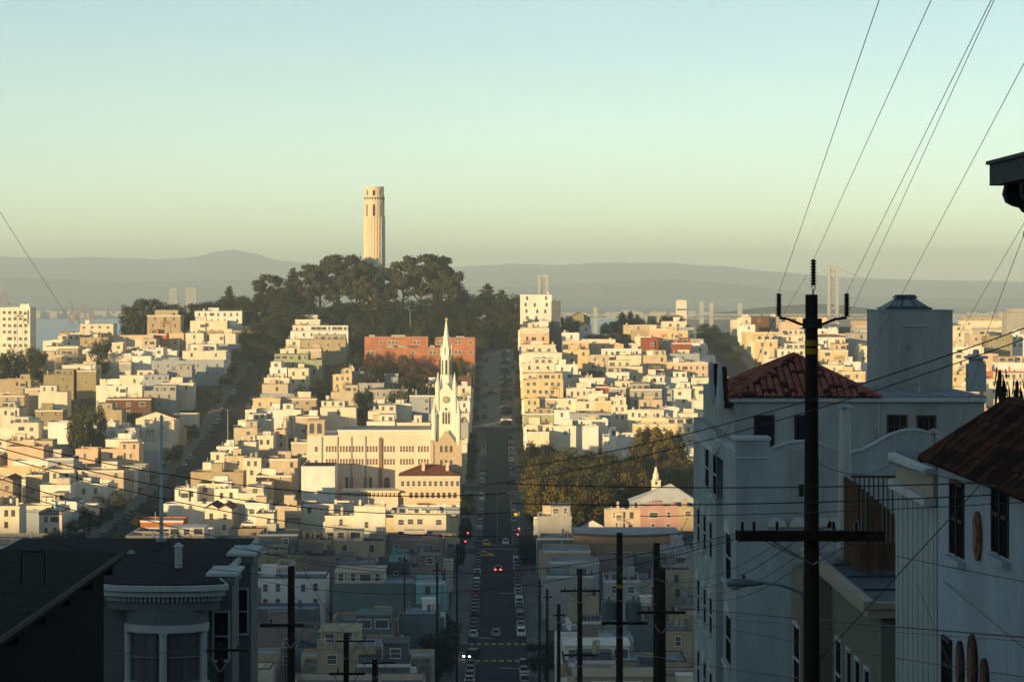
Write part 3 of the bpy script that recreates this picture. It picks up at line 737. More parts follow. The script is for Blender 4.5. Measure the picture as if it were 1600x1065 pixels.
mb.box(-hw*.9, hw*.9, 2*hw, 24, -1, CZ(672)); mb.poly_x([(2*hw, CZ(672)), (24, CZ(672)), ((24+2*hw)/2, CZ(640))], -hw*.9, hw*.7); mb.build('facade', CHW, church)
# long wing with two rows of windows
WY = 788.0
wing = thing('school_wing', 'long cream wing with two rows of grouped windows left of the church', 'building', (PX(577, WY), WY, g(-45, WY)))
wb = wing.location.copy()
WGC = mat('wing_stucco', (.78,.64,.53), .9, .08, .2, streak=.3)
def wx(px): return PX(px, WY) - wb.x
def wz(py): return PZ(py, WY) - wb.z
mb = MB(); mb.box(wx(480), wx(674.5), 0, 28, -1.5, wz(680)); mb.box(wx(528), wx(674.5), 1.2, 27, wz(680), wz(672.5)); mb.build('wall', WGC, wing)
MB().box(wx(528)+.2, wx(674.5)-.2, 1.4, 26.8, wz(672.5)+.02, wz(672.5)+.1).build('roof', ROOFM['pale'], wing)
mb = MB(); mb.box(wx(527), wx(674), .9, 1.19, wz(674.5), wz(671.5)); mb.build('cornice', TRIM, wing)
mb = MB(); mb.box(wx(480), wx(507), .2, 6, wz(680), wz(657)); mb.box(wx(479), wx(508), 0, 6.2, wz(657), wz(655.5)); t_ = mb.build('stub_tower', mat('wing_tower_tan', (.50,.40,.29), .9, .1, .5), wing)
for px in (487, 499): put(win_mesh(1.5, 3.2, TRIM, 'louvre_window', arch=True), 'louvre_window', t_, (wx(px), .19, wz(677)))
for px in (503, 527.5, 549, 571, 594): MB().box(wx(px)-.22, wx(px)+.22, -.28, -.003, -1, wz(682)).build('pilaster', mat('downpipe_blue', (.30,.33,.36), .8, .1), wing)
MB().box(wx(592), wx(597), -.6, -.003, -1, wz(684)).build('chimney_shaft', mat('shaft_brown', (.25,.17,.12), .9, .1), wing)
MB().box(wx(480)-.1, wx(674), -.16, -.003, wz(709.5), wz(708)).build('string_course', TRIM, wing)
WTALL = win_mesh(.55, 1.75, WGC, 'window')
for py in (705.5, 725.5):
    for a, n in ((508, 4), (530, 4), (550, 4), (572, 4), (599, 4), (624, 5), (652, 4)):
        for i in range(n): put(WTALL, 'window', wing, (wx(a + 2.6 + i*4.6), -.004, wz(py)))
for px, py in ((494, 705), (482, 726), (494, 726)): put(WINS[0], 'window', wing, (wx(px), -.004, wz(py)))
put(win_mesh(1.8, 3.6, TRIM, 'arched_window', arch=True), 'arched_window', wing, (wx(604.5), -.004, wz(763)))
for px in (542, 549, 571, 579): put(win_mesh(.7, 3.2, TRIMD, 'window'), 'window', wing, (wx(px), -.004, wz(762)))
# plain white hall in front of the wing
HY = 766.0
hall = thing('annex_hall', 'blank windowless white annex hall in front of the long school wing', 'building', (PX(497, HY), HY, g(-54, HY)))
hz = hall.location.z; hw = (PX(523.5, HY) - PX(471, HY))/2
mb = MB(); mb.box(-hw, hw, 0, 16, -1.5, PZ(729, HY)-hz); mb.build('wall', WALL['W'], hall)
MB().box(-hw-.1, hw+.1, -.1, 16.1, PZ(729, HY)-hz, PZ(728, HY)-hz).build('coping', TRIM, hall)
MB().box(-hw+.4, hw-.4, .4, 15.6, PZ(728, HY)-hz, PZ(727.6, HY)-hz).build('roof', ROOFM['tar'], hall)
# low colonnade
col_ = thing('colonnade', 'low loggia with a row of pillars below the school wing', 'building', (PX(592, 768), 768, g(-35, 768)))
cz = col_.location.z
def kx(px): return PX(px, 768) - col_.location.x
zt = PZ(766, 768) - cz
MB().box(kx(534), kx(622), 1.6, 9, -1.5, zt-.6).build('wall', WGC, col_)
MB().box(kx(532), kx(624), -.3, 9.3, zt-.6, zt).build('roof', WALL['C'], col_)
MB().box(kx(534), kx(622), 0, 1.55, -1.5, PZ(776, 768)-cz).build('plinth', WGC, col_)
for i in range(14): MB().lathe([(.28, PZ(776, 768)-cz), (.24, zt-.6)], kx(537 + i*6.3), .6, 8).build('pillar', WALL['C'], col_)
# red hipped roof rectory
RY = 770.0
rect = thing('rectory', 'peach rectory with red hipped tile roof in front of the spire', 'building', (PX(671, RY), RY, g(-20, RY)))
rz_ = rect.location.z
def rx(px): return PX(px, RY) - rect.location.x
def rzz(py): return PZ(py, RY) - rz_
RW = mat('rectory_plaster', (.70,.57,.42), .9, .08, .4)
MB().box(rx(623), rx(718.5), 0, 13, -1.5, rzz(743)).build('wall', RW, rect)
mb = MB(); x0, x1, e, tp = rx(621.5), rx(720), rzz(743), rzz(727)
a, b, c, d = (x0, -.6, e), (x1, -.6, e), (x1, 13.6, e), (x0, 13.6, e); p, q = (x0+7, 6.5, tp), (x1-7, 6.5, tp)
mb.quad(a, b, q, p); mb.quad(c, d, p, q); mb.tri(d, a, p); mb.tri(b, c, q); mb.quad(d, c, b, a)
rf = mb.build('roof', ROOFM['tile'], rect)
for px in (661, 698.5): MB().box(rx(px)-.45, rx(px)+.45, 2.5, 3.4, rzz(740), rzz(724)).box(rx(px)-.55, rx(px)+.55, 2.4, 3.5, rzz(724), rzz(723)).build('chimney', RW, rf)
MB().box(rx(623)-.15, rx(718.5)+.15, -.2, -.003, rzz(745.5), rzz(743.5)).build('cornice', TRIM, rect)
for i in range(11): put(WINS[0], 'window', rect, (rx(629 + i*8.6), -.004, rzz(759)))
for i in range(9): put(WINS[2], 'window', rect, (rx(642 + i*8.6), -.004, rzz(777)))
MB().box(rx(640), rx(719)+.3, -1.4, -.003, rzz(781), rzz(779.5)).build('balcony', TRIM, rect)
# ---------------------------------------------------------------- orange school block
SY = 1085.0
sch = thing('school', 'orange two-storey flat-roofed school block below the wooded hill', 'school', (PX(655, SY), SY, g(-33, SY)-1))
sb = sch.location.copy()
ORG = mat('school_orange', (.44,.19,.105), .9, .22, .25)
def sx_(px): return PX(px, SY) - sb.x
def sz_(py): return PZ(py, SY) - sb.z
MB().box(sx_(568), sx_(668), 8, 22, 0, sz_(527)).build('wall', ORG, sch)
MB().box(sx_(571), sx_(690), 0, 7.9, 0, sz_(543)).build('front_wing', ORG, sch)
MB().box(sx_(679), sx_(742), 6, 20, 0, sz_(528)).build('end_wing', ORG, sch)
for nm, x0, x1, y0, y1, py in (('roof', 568.6, 667.4, 8.2, 21.8, 527), ('roof', 571.6, 689, .2, 7.6, 543), ('roof', 680, 741, 6.2, 19.8, 528)):
    MB().box(sx_(x0), sx_(x1), y0, y1, sz_(py), sz_(py)+.12).build(nm, ROOFM['pale'], sch)
for px, w, py in ((575, 9, 525), (610, 22, 525), (604, 10, 541), (622, 14, 541), (671, 8, 541), (690, 12, 527), (712, 14, 527)):
    MB().box(sx_(px), sx_(px+w), 9 if py < 530 and px < 670 else (2 if py > 530 else 8), 12 if py < 530 and px < 670 else (4.5 if py > 530 else 10), sz_(py+2), sz_(py-1.5)).build('roof_hatch', ROOFM['pale'], sch)
for px in (594, 607, 613, 619, 647, 653): put(WINS[1], 'window', sch, (sx_(px), 7.99, sz_(538)))
for px in (576, 582, 645, 673, 679): put(WINS[1], 'window', sch, (sx_(px), -.004, sz_(553)))
for px in (684, 690, 712, 718, 735): put(WINS[1], 'window', sch, (sx_(px), 5.99, sz_(538))); put(WINS[1], 'window', sch, (sx_(px), 5.99, sz_(553)))
# ---------------------------------------------------------------- hall with pyramid roof and little spire (right, by the park)
QY = 673.0
ph = thing('parish_hall', 'hall with shade-grey wall and pale pyramid roof below the park trees', 'building', (PX(1034, QY), QY, g(43, QY)))
pb = ph.location.copy()
def qx(px): return PX(px, QY) - pb.x
def qz(py): return PZ(py, QY) - pb.z
MB().box(qx(987), qx(1090), 0, 11.5, -1, qz(785)).build('wall', WALL['G'], ph)  # grey paint stands in for the shadow over this wall
mb = MB(); x0, x1, e, t = qx(984), qx(1093), qz(785), qz(757.5)
a, b, c, d = (x0, -.5, e), (x1, -.5, e), (x1, 12, e), (x0, 12, e); p = (qx(1050), 5.8, t)
mb.tri(a, b, p); mb.tri(b, c, p); mb.tri(c, d, p); mb.tri(d, a, p); mb.quad(d, c, b, a); mb.build('roof', mat('roof_white_membrane', (.56,.58,.60), .7, .1, .3), ph)
for px in (996, 1010, 1024, 1060, 1074): put(WINS[0], 'window', ph, (qx(px), -.004, qz(800)))
MY = 688.0
spx = thing('small_spire', 'slender cream turret spire standing behind the pale pyramid roof', 'turret', (PX(1025, MY), MY, g(42, MY)))
def mz(py): return PZ(py, MY) - spx.location.z
mb = MB(); mb.box(-1.15, 1.15, -1.15, 1.15, -1, mz(751)); mb.box(-1.3, 1.3, -1.3, 1.3, mz(751), mz(749.5)); mb.build('shaft', WALL['C'], spx)
mb = MB(); mb.lathe([(.95, mz(749.5)), (.75, mz(739)), (.55, mz(738)), (.35, mz(731)), (.15, mz(729))], k=8); mb.build('cap', WALL['C'], spx)
put(win_mesh(.6, 1.4, WALL['B'], 'belfry_opening', arch=True), 'belfry_opening', spx, (0, -1.16, mz(756)))
# curved theatre front
AY = 612.0
th = thing('corner_theatre', 'tan building with a long bow-curved roof edge in the shaded valley', 'building', (PX(978, AY), AY, g(31, AY)))
tb = th.location.copy()
arc = []
for i in range(17):
    u = i/16; px = 897 + (1062-897)*u
    arc.append((PX(px, AY) - tb.x, -5.0*math.sin(math.pi*u)**.8))
TANW = mat('theatre_tan', (.30,.22,.15), .9, .12, .4)
ztop = PZ(832, AY) - tb.z
def bow(name, z0, z1, off, m):
    ring = [(x*(1+off*.02), y - off) for x, y in arc] + [(arc[-1][0], 14), (arc[0][0], 14)]
    return MB().loft([[(x, y, z) for x, y in ring] for z in (z0, z1)]).build(name, m, th)
bow('wall', -1, ztop-2.2, 0, TANW); bow('frieze', ztop-2.2, ztop-.5, .25, mat('theatre_band', (.42,.27,.16), .9, .1, .4)); bow('cornice', ztop-.5, ztop, .6, TRIMD)
bow('roof', ztop+.01, ztop+.1, -.3, ROOFM['blue'])
for i in range(2, 15, 2):
    x, y = arc[i]; put(WINS[1], 'window', th, (x, y-.1, ztop-5.5))
# ---------------------------------------------------------------- trees
BARK = mat('bark', (.055,.042,.032), .95, .3, 1.0)
BARKP = mat('bark_pale', (.16,.13,.10), .9, .3, 1.0)
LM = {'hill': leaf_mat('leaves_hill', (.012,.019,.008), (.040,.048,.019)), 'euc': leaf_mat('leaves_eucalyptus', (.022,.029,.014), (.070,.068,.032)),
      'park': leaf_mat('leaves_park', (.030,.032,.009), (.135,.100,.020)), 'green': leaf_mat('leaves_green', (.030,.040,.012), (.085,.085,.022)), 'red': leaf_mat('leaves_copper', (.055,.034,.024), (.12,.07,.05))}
def crown_mesh(kind, seed, n):
    r = random.Random(seed); lobes = []
    if kind == 'euc':          # open, billowing, flat-topped clumps on visible limbs
        for i in range(38):
            a = i*2.4 + r.random(); d = .04 + .36*math.sqrt(r.random()); z = .99 - .9*d*d*1.7 - r.random()**1.5*.48
            s = r.uniform(.045, .115); lobes.append((d*math.cos(a), d*math.sin(a), z - s*.5, s*1.15, s*1.15, s*.72))
    elif kind == 'pine':       # layered irregular cone
        for i in range(30):
            t = (i + r.random())/30; a = i*2.4 + r.random(); d = ((1-t)*.27 + .015)*r.uniform(.5, 1.1); s = (.12*(1-t)+.04)*r.uniform(.8, 1.3)
            lobes.append((d*math.cos(a), d*math.sin(a), .20 + t*.76, s*1.2, s*1.2, s*.55))
    elif kind == 'round':
        for i in range(22):
            a = i*2.4 + r.random(); d = .03 + .29*math.sqrt(r.random()); z = .36 + .56*r.random()*(1 - 1.6*max(0, d-.15))
            s = r.uniform(.08, .19); lobes.append((d*math.cos(a), d*math.sin(a), min(z, 1 - s), s, s, s*.95))
        for i in range(6):
            a = i*1.05; lobes.append((.24*math.cos(a), .24*math.sin(a), .30 + .1*r.random(), .15, .15, .15))
    elif kind == 'poplar':
        for i in range(14):
            t = (i + .5)/14; a = i*2.4; d = .07*math.sin(math.pi*min(1, t*1.1)); s = .055 + .10*math.sin(math.pi*min(1, .15 + t*.85))
            lobes.append((d*math.cos(a), d*math.sin(a), .14 + t*.80, s, s, s*1.2))
    else:                      # shrub
        for i in range(9):
            a = i*2.4; d = .34*math.sqrt(r.random()); s = r.uniform(.18, .28); lobes.append((d*math.cos(a), d*math.sin(a), .25 + .45*r.random(), s, s, s))
    tot = sum(l[3]*l[4] + l[3]*l[5] for l in lobes)
    mb = MB()
    for (cx, cyy, cz, rx, ry, rz) in lobes:
        k = int(n*(rx*ry + rx*rz)/tot)
        for _ in range(k):
            u = r.uniform(-1, 1); a = r.random()*6.283; q = math.sqrt(1-u*u); rad = r.uniform(.5, 1.12)
            if r.random() < .12: rad *= r.uniform(.4, 1.22)
            p = Vector((cx + rx*rad*q*math.cos(a), cyy + ry*rad*q*math.sin(a), cz + rz*rad*u))
            nn = Vector((q*math.cos(a) + r.uniform(-.45, .45), q*math.sin(a) + r.uniform(-.45, .45), u + r.uniform(-.4, .5)))
            nn.normalize(); t1 = nn.orthogonal().normalized(); t2 = nn.cross(t1)
            an = r.random()*6.283; t1, t2 = t1*math.cos(an) + t2*math.sin(an), t2*math.cos(an) - t1*math.sin(an)
            s = r.uniform(.010, .023) if kind != 'shrub' else r.uniform(.02, .05)
            mb.quad(p - t1*s - t2*s*.6, p + t1*s - t2*s*.5, p + t1*s*.8 + t2*s*.6, p - t1*s*.7 + t2*s*.7)
    tr = MB()
    zt = {'euc': .62, 'pine': .9, 'round': .5, 'poplar': .8}.get(kind, .3); r0 = {'euc': .022, 'pine': .02, 'round': .02, 'poplar': .014}.get(kind, .02)
    lean = r.uniform(-.04, .04)
    tr.tube([(0,0,-.04), (lean*.3, 0, zt*.35), (lean, .01, zt)], [r0*1.25, r0, r0*.45], 7)
    for (cx, cyy, cz, rx, ry, rz) in lobes[::2]:
        z0 = min(zt*.9, max(.12, cz - .28))
        tr.tube([(lean*z0, 0, z0), (cx*.55, cyy*.55, (z0 + cz)*.52), (cx, cyy, cz)], [r0*.45, r0*.32, r0*.12], 5)
    return mb, tr
TREE = {}
def tree_kind(kind, leafk, nvar, n, bark=BARK):
    key = (kind, leafk); TREE[key] = []
    for i in range(nvar):
        c, t = crown_mesh(kind, 100*len(TREE) + i, n)
        TREE[key].append((c.mesh('crown', LM[leafk]), t.mesh('trunk', bark, True)))
tree_kind('euc', 'euc', 5, 6500, BARKP); tree_kind('pine', 'hill', 4, 4500); tree_kind('round', 'hill', 4, 4500); tree_kind('round', 'park', 4, 6000); tree_kind('poplar', 'park', 2, 4500)
tree_kind('round', 'green', 3, 3800); tree_kind('shrub', 'hill', 3, 900); tree_kind('round', 'red', 2, 3800); tree_kind('poplar', 'hill', 2, 2400); tree_kind('shrub', 'green', 2, 900)
TL = []
def T(kind, leafk, px, ytop, Y, wide, where, hmin=2.5):
    x = PX(px, Y); z = g(x, Y); h = max(hmin, PZ(ytop, Y) - z)
    TL.append((kind, leafk, x, Y, z, h, wide, where, px))
tr_ = random.Random(21)
WH, HR = 'on the wooded hilltop', 'on the wooded hilltop'
# hilltop skyline
for px, yt, Y, k, w in ((421,424,1275,'euc',17),(408,440,1262,'pine',12),(457,415,1272,'pine',14),(440,442,1258,'round',13),(476,437,1268,'round',13),(500,404,1268,'euc',24),(528,392,1276,'euc',30),(557,403,1270,'euc',22),(577,426,1262,'euc',16),(606,438,1266,'euc',13),(630,404,1280,'euc',22),(658,391,1272,'euc',27),(687,398,1276,'euc',20),(700,412,1270,'euc',14),
                       (716,438,1272,'pine',17),(738,456,1268,'round',14),(762,441,1278,'pine',17),(784,452,1266,'pine',17),(800,458,1270,'round',17),(812,470,1258,'pine',13)):
    T(k, 'euc' if k == 'euc' else 'hill', px, yt, Y, w, WH)
for px, yt, Y, k, w in ((205,474,1238,'round',12),(226,462,1246,'euc',20),(246,466,1250,'round',14),(268,470,1250,'round',15),(292,471,1252,'round',15),(315,469,1255,'round',15),(338,467,1256,'round',15),(358,446,1262,'pine',13),(375,458,1262,'round',14),(392,460,1258,'round',15)):
    T(k, 'euc' if k == 'euc' else 'hill', px, yt, Y, w, 'on the ridge left of the fluted tower')
for i in range(30):             # the dark flank below
    px = 388 + (810-388)*(i+.5)/30 + tr_.uniform(-8, 8); lay = i % 3
    Y = 1252 - lay*24 + tr_.uniform(-6, 6); yt = 463 + lay*15 + tr_.uniform(-12, 10)
    if px < 440 or px > 740: yt += 10
    T(tr_.choice(('pine','round','round','pine')), 'hill', px, yt, Y, tr_.uniform(14, 19), 'on the dark flank below the tower')
for i in range(22):
    px = 560 + (812-560)*(i+.5)/22 + tr_.uniform(-5, 5); Y = 1166 + tr_.uniform(-10, 14)
    if -13 < PX(px, Y) < 13: continue
    T(tr_.choice(('pine','round','shrub','round')), tr_.choice(('hill',)), px, 505 + tr_.uniform(-12, 12), Y, tr_.uniform(9, 14), 'above the orange school')
for px, yt, Y, k, lk, w, wh in ((655,508,1150,'round','green',9,'above the orange school'),(745,505,1175,'round','green',8,'above the orange school'),(752,520,1160,'round','green',7,'above the orange school'),
    (600,560,1052,'round','red',13,'in front of the orange school'),(620,553,1056,'round','red',14,'in front of the orange school'),(645,556,1050,'round','red',13,'in front of the orange school'),(665,568,1048,'round','red',11,'in front of the orange school'),(640,582,1022,'round','hill',12,'in front of the orange school'),(622,588,1016,'round','hill',11,'in front of the orange school'),(660,590,1012,'round','hill',11,'in front of the orange school'),(574,560,1040,'round','hill',10,'in front of the orange school'),(585,549,1062,'round','red',10,'in front of the orange school'),(604,546,1064,'round','red',9,'in front of the orange school'),(632,545,1062,'round','red',10,'in front of the orange school'),(712,552,1066,'round','hill',9,'in front of the orange school'),
    (728,556,1060,'round','green',8,'beside the church spire'),(560,548,1080,'pine','hill',9,'left of the orange school'),
    (392,505,1190,'round','hill',15,'at the head of the side street'),(410,500,1195,'round','hill',15,'at the head of the side street'),(428,505,1190,'pine','hill',13,'at the head of the side street'),(385,528,1168,'round','hill',13,'at the head of the side street'),(415,535,1150,'round','hill',12,'at the head of the side street'),(400,545,1140,'shrub','hill',10,'at the head of the side street'),(432,538,1148,'shrub','green',9,'at the head of the side street'),
    (880,492,1268,'round','hill',13,'behind the tall white block'),(893,500,1250,'round','hill',12,'behind the tall white block'),(876,508,1235,'round','hill',10,'behind the tall white block'),(950,500,1262,'round','hill',10,'on the right-hand ridge'),(972,486,1270,'pine','hill',11,'on the right-hand ridge'),(985,484,1266,'poplar','hill',12,'on the right-hand ridge'),(996,490,1268,'poplar','hill',11,'on the right-hand ridge'),(1008,495,1262,'round','hill',11,'on the right-hand ridge'),(1030,497,1274,'round','hill',10,'on the right-hand ridge'),(1050,489,1280,'round','hill',12,'on the right-hand ridge'),
    (945,522,1225,'round','hill',12,'on the right-hand ridge'),(962,516,1228,'round','green',11,'on the right-hand ridge'),(985,520,1222,'round','hill',12,'on the right-hand ridge'),(1005,524,1218,'round','hill',11,'on the right-hand ridge'),(1032,520,1225,'round','hill',12,'on the right-hand ridge'),(1058,524,1218,'round','hill',12,'on the right-hand ridge'),(930,520,1240,'shrub','hill',9,'on the right-hand ridge'),(900,535,1210,'round','hill',11,'on the right-hand ridge'),(1082,520,1235,'round','hill',11,'on the right-hand ridge'),(1108,503,1240,'round','hill',12,'beside the second side street'),(1104,520,1225,'round','hill',9,'beside the second side street'),(1128,535,1190,'round','hill',9,'beside the second side street'),(1145,548,1150,'round','hill',9,'beside the second side street'),
    (15,540,1105,'round','green',11,'below the tall ivory block'),(38,537,1108,'round','hill',12,'below the tall ivory block'),(60,541,1106,'round','hill',9,'below the tall ivory block'),(0,548,1100,'round','hill',10,'below the tall ivory block'),(155,531,1110,'round','hill',9,'on the slope left of the side street'),(160,522,1130,'round','hill',8,'on the slope left of the side street'),(128,622,905,'round','green',9,'on the slope left of the side street'),(150,624,900,'round','green',9,'on the slope left of the side street'),(120,632,890,'shrub','green',7,'on the slope left of the side street'),
    (535,560,1075,'round','hill',9,'among the pale houses'),(500,588,1030,'round','hill',8,'among the pale houses'),(475,595,1020,'shrub','hill',8,'among the pale houses'),(568,605,985,'round','hill',8,'among the pale houses'),(928,577,1085,'round','hill',9,'among the pale houses'),(912,578,1085,'shrub','hill',8,'among the pale houses'),(988,560,1120,'shrub','green',7,'among the pale houses')):
    T(k, lk, px, yt, Y, w, wh)
# square with golden trees
for px, yt, Y, k, w in ((838,706,735,'round',21),(858,700,752,'round',20),(880,697,760,'round',22),(905,690,770,'round',22),(925,700,756,'round',22),(948,697,764,'round',20),(968,712,750,'round',18),(845,722,722,'round',18),(872,716,716,'round',19),(905,712,722,'round',20),(938,718,716,'round',18),(958,716,722,'round',16),(985,730,715,'round',16),(830,740,704,'round',15),(860,735,700,'round',15),(890,740,700,'round',16),(920,745,700,'round',15),
                       (1000,668,800,'poplar',20),(1012,663,806,'poplar',18),(1026,662,800,'poplar',20),(1045,668,796,'poplar',19),(1058,672,800,'poplar',18),(1008,690,785,'poplar',17),(1070,708,775,'round',18),(1052,712,768,'round',18),(1040,722,760,'round',15),(1082,712,770,'round',16),(1015,735,735,'round',14)):
    w *= .86; px = max(px, 814 + w/2*F/Y)
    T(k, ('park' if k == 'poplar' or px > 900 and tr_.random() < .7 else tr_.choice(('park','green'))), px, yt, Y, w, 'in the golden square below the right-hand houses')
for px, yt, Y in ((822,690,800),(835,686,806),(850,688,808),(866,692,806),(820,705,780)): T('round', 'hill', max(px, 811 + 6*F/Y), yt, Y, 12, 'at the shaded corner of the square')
# street trees along the pavements
for Y in list(range(850, 1190, 21)) + [700, 728, 760, 795]:
    if any(abs(Y-c) < 9 for c in CROSS): continue
    h = tr_.uniform(3.6, 5.6); x = -9.0; z = g(x, Y) + .19; TL.append(('round', tr_.choice(('hill','green','hill')), x, Y, z, h, h*.95, 'on the left pavement of the straight street', VX + x*F/Y))
for Y in list(range(860, 1190, 19)):
    if any(abs(Y-c) < 9 for c in CROSS): continue
    h = tr_.uniform(3.4, 5.2); x = 9.2; z = g(x, Y) + .19; TL.append(('round', tr_.choice(('hill','green','park')), x, Y, z, h, h*.9, 'on the right pavement of the straight street', VX + x*F/Y))
for Y in (452, 462, 476, 486, 640, 655): TL.append(('round', 'hill', -10.4, Y, g(-10.4, Y)+.19, 10 if Y < 500 else 7, 7.0 if Y < 500 else 5, 'by the crosswalk', VX - 10.4*F/Y))
for Y in (462, 640, 650, 662): TL.append(('round', 'hill', 8.6, Y, g(8.6, Y)+.19, 7.5, 7, 'by the crosswalk', VX + 8.6*F/Y))
for Y in range(640, 1190, 15):
    for x in (-114.0, -96.5):
        if tr_.random() < .55: h = tr_.uniform(5, 9); TL.append(('round', tr_.choice(('hill','hill','green')), x, Y, g(x, Y)+.19, h, h*.95, 'along the dark side street', VX + x*F/Y))
cnt = {}
KN = {'euc': 'open-crowned eucalyptus', 'pine': 'dark layered conifer', 'round': 'bushy tree', 'poplar': 'tall columnar poplar', 'shrub': 'low shrub'}
CN = {'hill': 'dark green', 'euc': 'grey-green', 'park': 'golden', 'green': 'olive green', 'red': 'copper'}
for (kind, lk, x, Y, z, h, w, where, px) in sorted(TL, key=lambda t: t[8]):
    key = (kind, lk, where); cnt[key] = cnt.get(key, 0) + 1
    nm = (CN[lk] + ' ' if kind not in ('pine', 'euc') else '') + KN[kind]
    root = thing({'euc': 'eucalyptus_tree', 'pine': 'conifer_tree', 'round': 'broadleaf_tree', 'poplar': 'poplar_tree', 'shrub': 'shrub'}[kind], '%s %s, %s from left' % (nm, where, ordinal(cnt[key])), 'shrub' if kind == 'shrub' else 'tree', (x, Y, z), 'trees ' + where, tr_.random()*6.28)
    cm, tm = TREE[kind, lk][tr_.randrange(len(TREE[kind, lk]))]
    sw = {'euc': .82, 'pine': .58, 'round': .80, 'poplar': .34, 'shrub': .95}[kind]; s_ = w/sw
    if kind == 'poplar': s_ = w*.5/sw
    put(cm, 'crown', root, scale=(s_, s_, h)); put(tm, 'trunk', root, scale=(s_*.8 if kind != 'euc' else s_, s_*.8 if kind != 'euc' else s_, h))
gm = MB()
gm.quad((11, 698, g(20,698)+.25), (94, 698, g(80,698)+.25), (94, 815, g(80,815)+.25), (11, 815, g(20,815)+.25)); struct(gm.build('park_lawn', mat('lawn', (.05,.06,.02), .95, .3, .2)))
# ---------------------------------------------------------------- cars
CARC = {'silver': (.35,.36,.37), 'white': (.65,.65,.64), 'black': (.015,.015,.017), 'dark blue': (.02,.03,.07), 'grey': (.12,.12,.125), 'red': (.25,.02,.02), 'yellow': (.65,.42,.03), 'dark green': (.02,.05,.035)}
CARM = {k: mat('car_paint_' + k.replace(' ', '_'), v, .42, 0, spec=.3) for k, v in CARC.items()}
TYRE = mat('tyre_rubber', (.015,.015,.015), .9, 0); RIM = mat('wheel_rim', (.3,.3,.3), .4, 0, metal=.7)
CGL = mat('car_glass', (.02,.025,.03), .12, 0, spec=.35)
LAMPR = mat('tail_lamp', (.20,.01,.01), .3, 0); LAMPW = mat('head_lamp', (.6,.6,.58), .2, 0)
LITR = emit('tail_lamp_lit', (1, .04, .04), 9.0); LITW = emit('head_lamp_lit', (1, .86, .55), 14.0)
def car_body(h=1.45, hood=.78, van=False):     # front towards -y
    mb = MB()
    if van: prof = [(-2.3,.35),(-2.3,.85),(-2.05,1.05),(-1.35,1.12),(2.2,1.15),(2.3,.9),(2.3,.35)]
    else:   prof = [(-2.2,.32),(-2.25,.55),(-2.15,.74),(-1.0,.90),(1.45,.94),(2.15,.90),(2.22,.6),(2.2,.32)]
    secs = []
    for x, s_ in ((-.86, .9), (-.90, 1.0), (.90, 1.0), (.86, .9)):
        secs.append([(x, y*(.985 if s_ < 1 else 1), .32 + (z-.32)*(.93 if s_ < 1 else 1)) for y, z in prof])
    mb.loft(secs)
    if van: cab = [(-1.5,1.05,-.80),(-.9,1.75,-.70),(2.05,1.78,-.72),(2.2,1.1,-.80)]
    else:   cab = [(-.95,.88,-.78),(-.25,h,-.60),(1.0,h,-.60),(1.75,.90,-.76)]
    gl = MB(); n = [(-x, y, z) for y, z, x in [(c[0], c[1], c[2]) for c in cab]]
    a = [(x, y, z) for (y, z, x) in cab]; b = [(-x, y, z) for (y, z, x) in cab]
    gl.quad(a[0], b[0], b[1], a[1]); gl.quad(a[2], b[2], b[3], a[3]); gl.quad(a[3], a[0], a[1], a[2]); gl.quad(b[0], b[3], b[2], b[1])
    ro = MB(); za = cab[1][1]
    ro.loft([[(x, y, z) for x, y in ((a[1][0]-.02, a[1][1]-.03), (b[1][0]+.02, b[1][1]-.03), (b[2][0]+.02, b[2][1]+.03), (a[2][0]-.02, a[2][1]+.03))] for z in (za-.02, za+.05)])
    for p, q in ((a[0], a[1]), (b[0], b[1]), (a[2], a[3]), (b[2], b[3])): ro.tube([p, q], .04, 4)
    return mb, gl, ro
CB = {False: car_body(), True: car_body(van=True)}
wh = MB(); wh.lathe([(.31,-.1),(.31,.1)], k=12, m=0); wh.lathe([(.19,.1),(.19,.115)], k=8, m=1)
wh.v = [(z, x, y) for x, y, z in wh.v]
WHEEL = wh.mesh('wheel', [TYRE, RIM])
HEADM = MB().box(-.17, .17, -.03, .03, -.07, .07).mesh('headlight', LAMPW); TAILM = MB().box(-.15, .15, -.03, .03, -.08, .08).mesh('taillight', LAMPR)
HEADL = MB().box(-.2, .2, -.03, .03, -.1, .1).mesh('headlight', LITW); TAILL = MB().box(-.24, .24, -.04, .04, -.12, .12).mesh('taillight', LITR)
CARMESH = {}
def car(x, y, rz, colour, label, van=False, lit=None, group=None, slope=True, taxi=False):
    z = g(0, y) + .055; dz = (g(0, y+2) - g(0, y-2))/4
    root = thing('van' if van else 'car', label, 'van' if van else 'car', (x, y, z), group)
    if abs(math.cos(rz)) > .5: root.rotation_euler = (math.atan(dz)*math.cos(rz), 0, rz)
    else: root.rotation_euler = (0, -math.atan(dz)*math.sin(rz)*-1, rz)
    for i, nm in enumerate(('body', 'window_band', 'cabin_roof')):
        k = (nm, van, colour if i != 1 else 0)
        if k not in CARMESH: CARMESH[k] = CB[van][i].mesh(nm, CGL if i == 1 else CARM[colour])
        put(CARMESH[k], nm, root)
    for sx in (-1, 1):
        if y > 692 and not lit: continue
        for yy in (-1.35, 1.35): put(WHEEL, 'wheel', root, (sx*.78, yy, .31), 0 if sx > 0 else math.pi)
        put(HEADL if lit else HEADM, 'headlight', root, (sx*.62, -2.36 if van else -2.27, .66)); put(TAILL if lit == 'tail' else TAILM, 'taillight', root, (sx*.66, 2.34 if van else 2.25, .74))
    if taxi: MB().box(-.3, .3, -.12, .12, 0, .16).build('roof_sign', LAMPW, root, (0, .3, 1.5))
    return root
cr = random.Random(4)
cc = ['silver','white','black','grey','dark blue','black','grey','red','grey','dark green','black','silver']
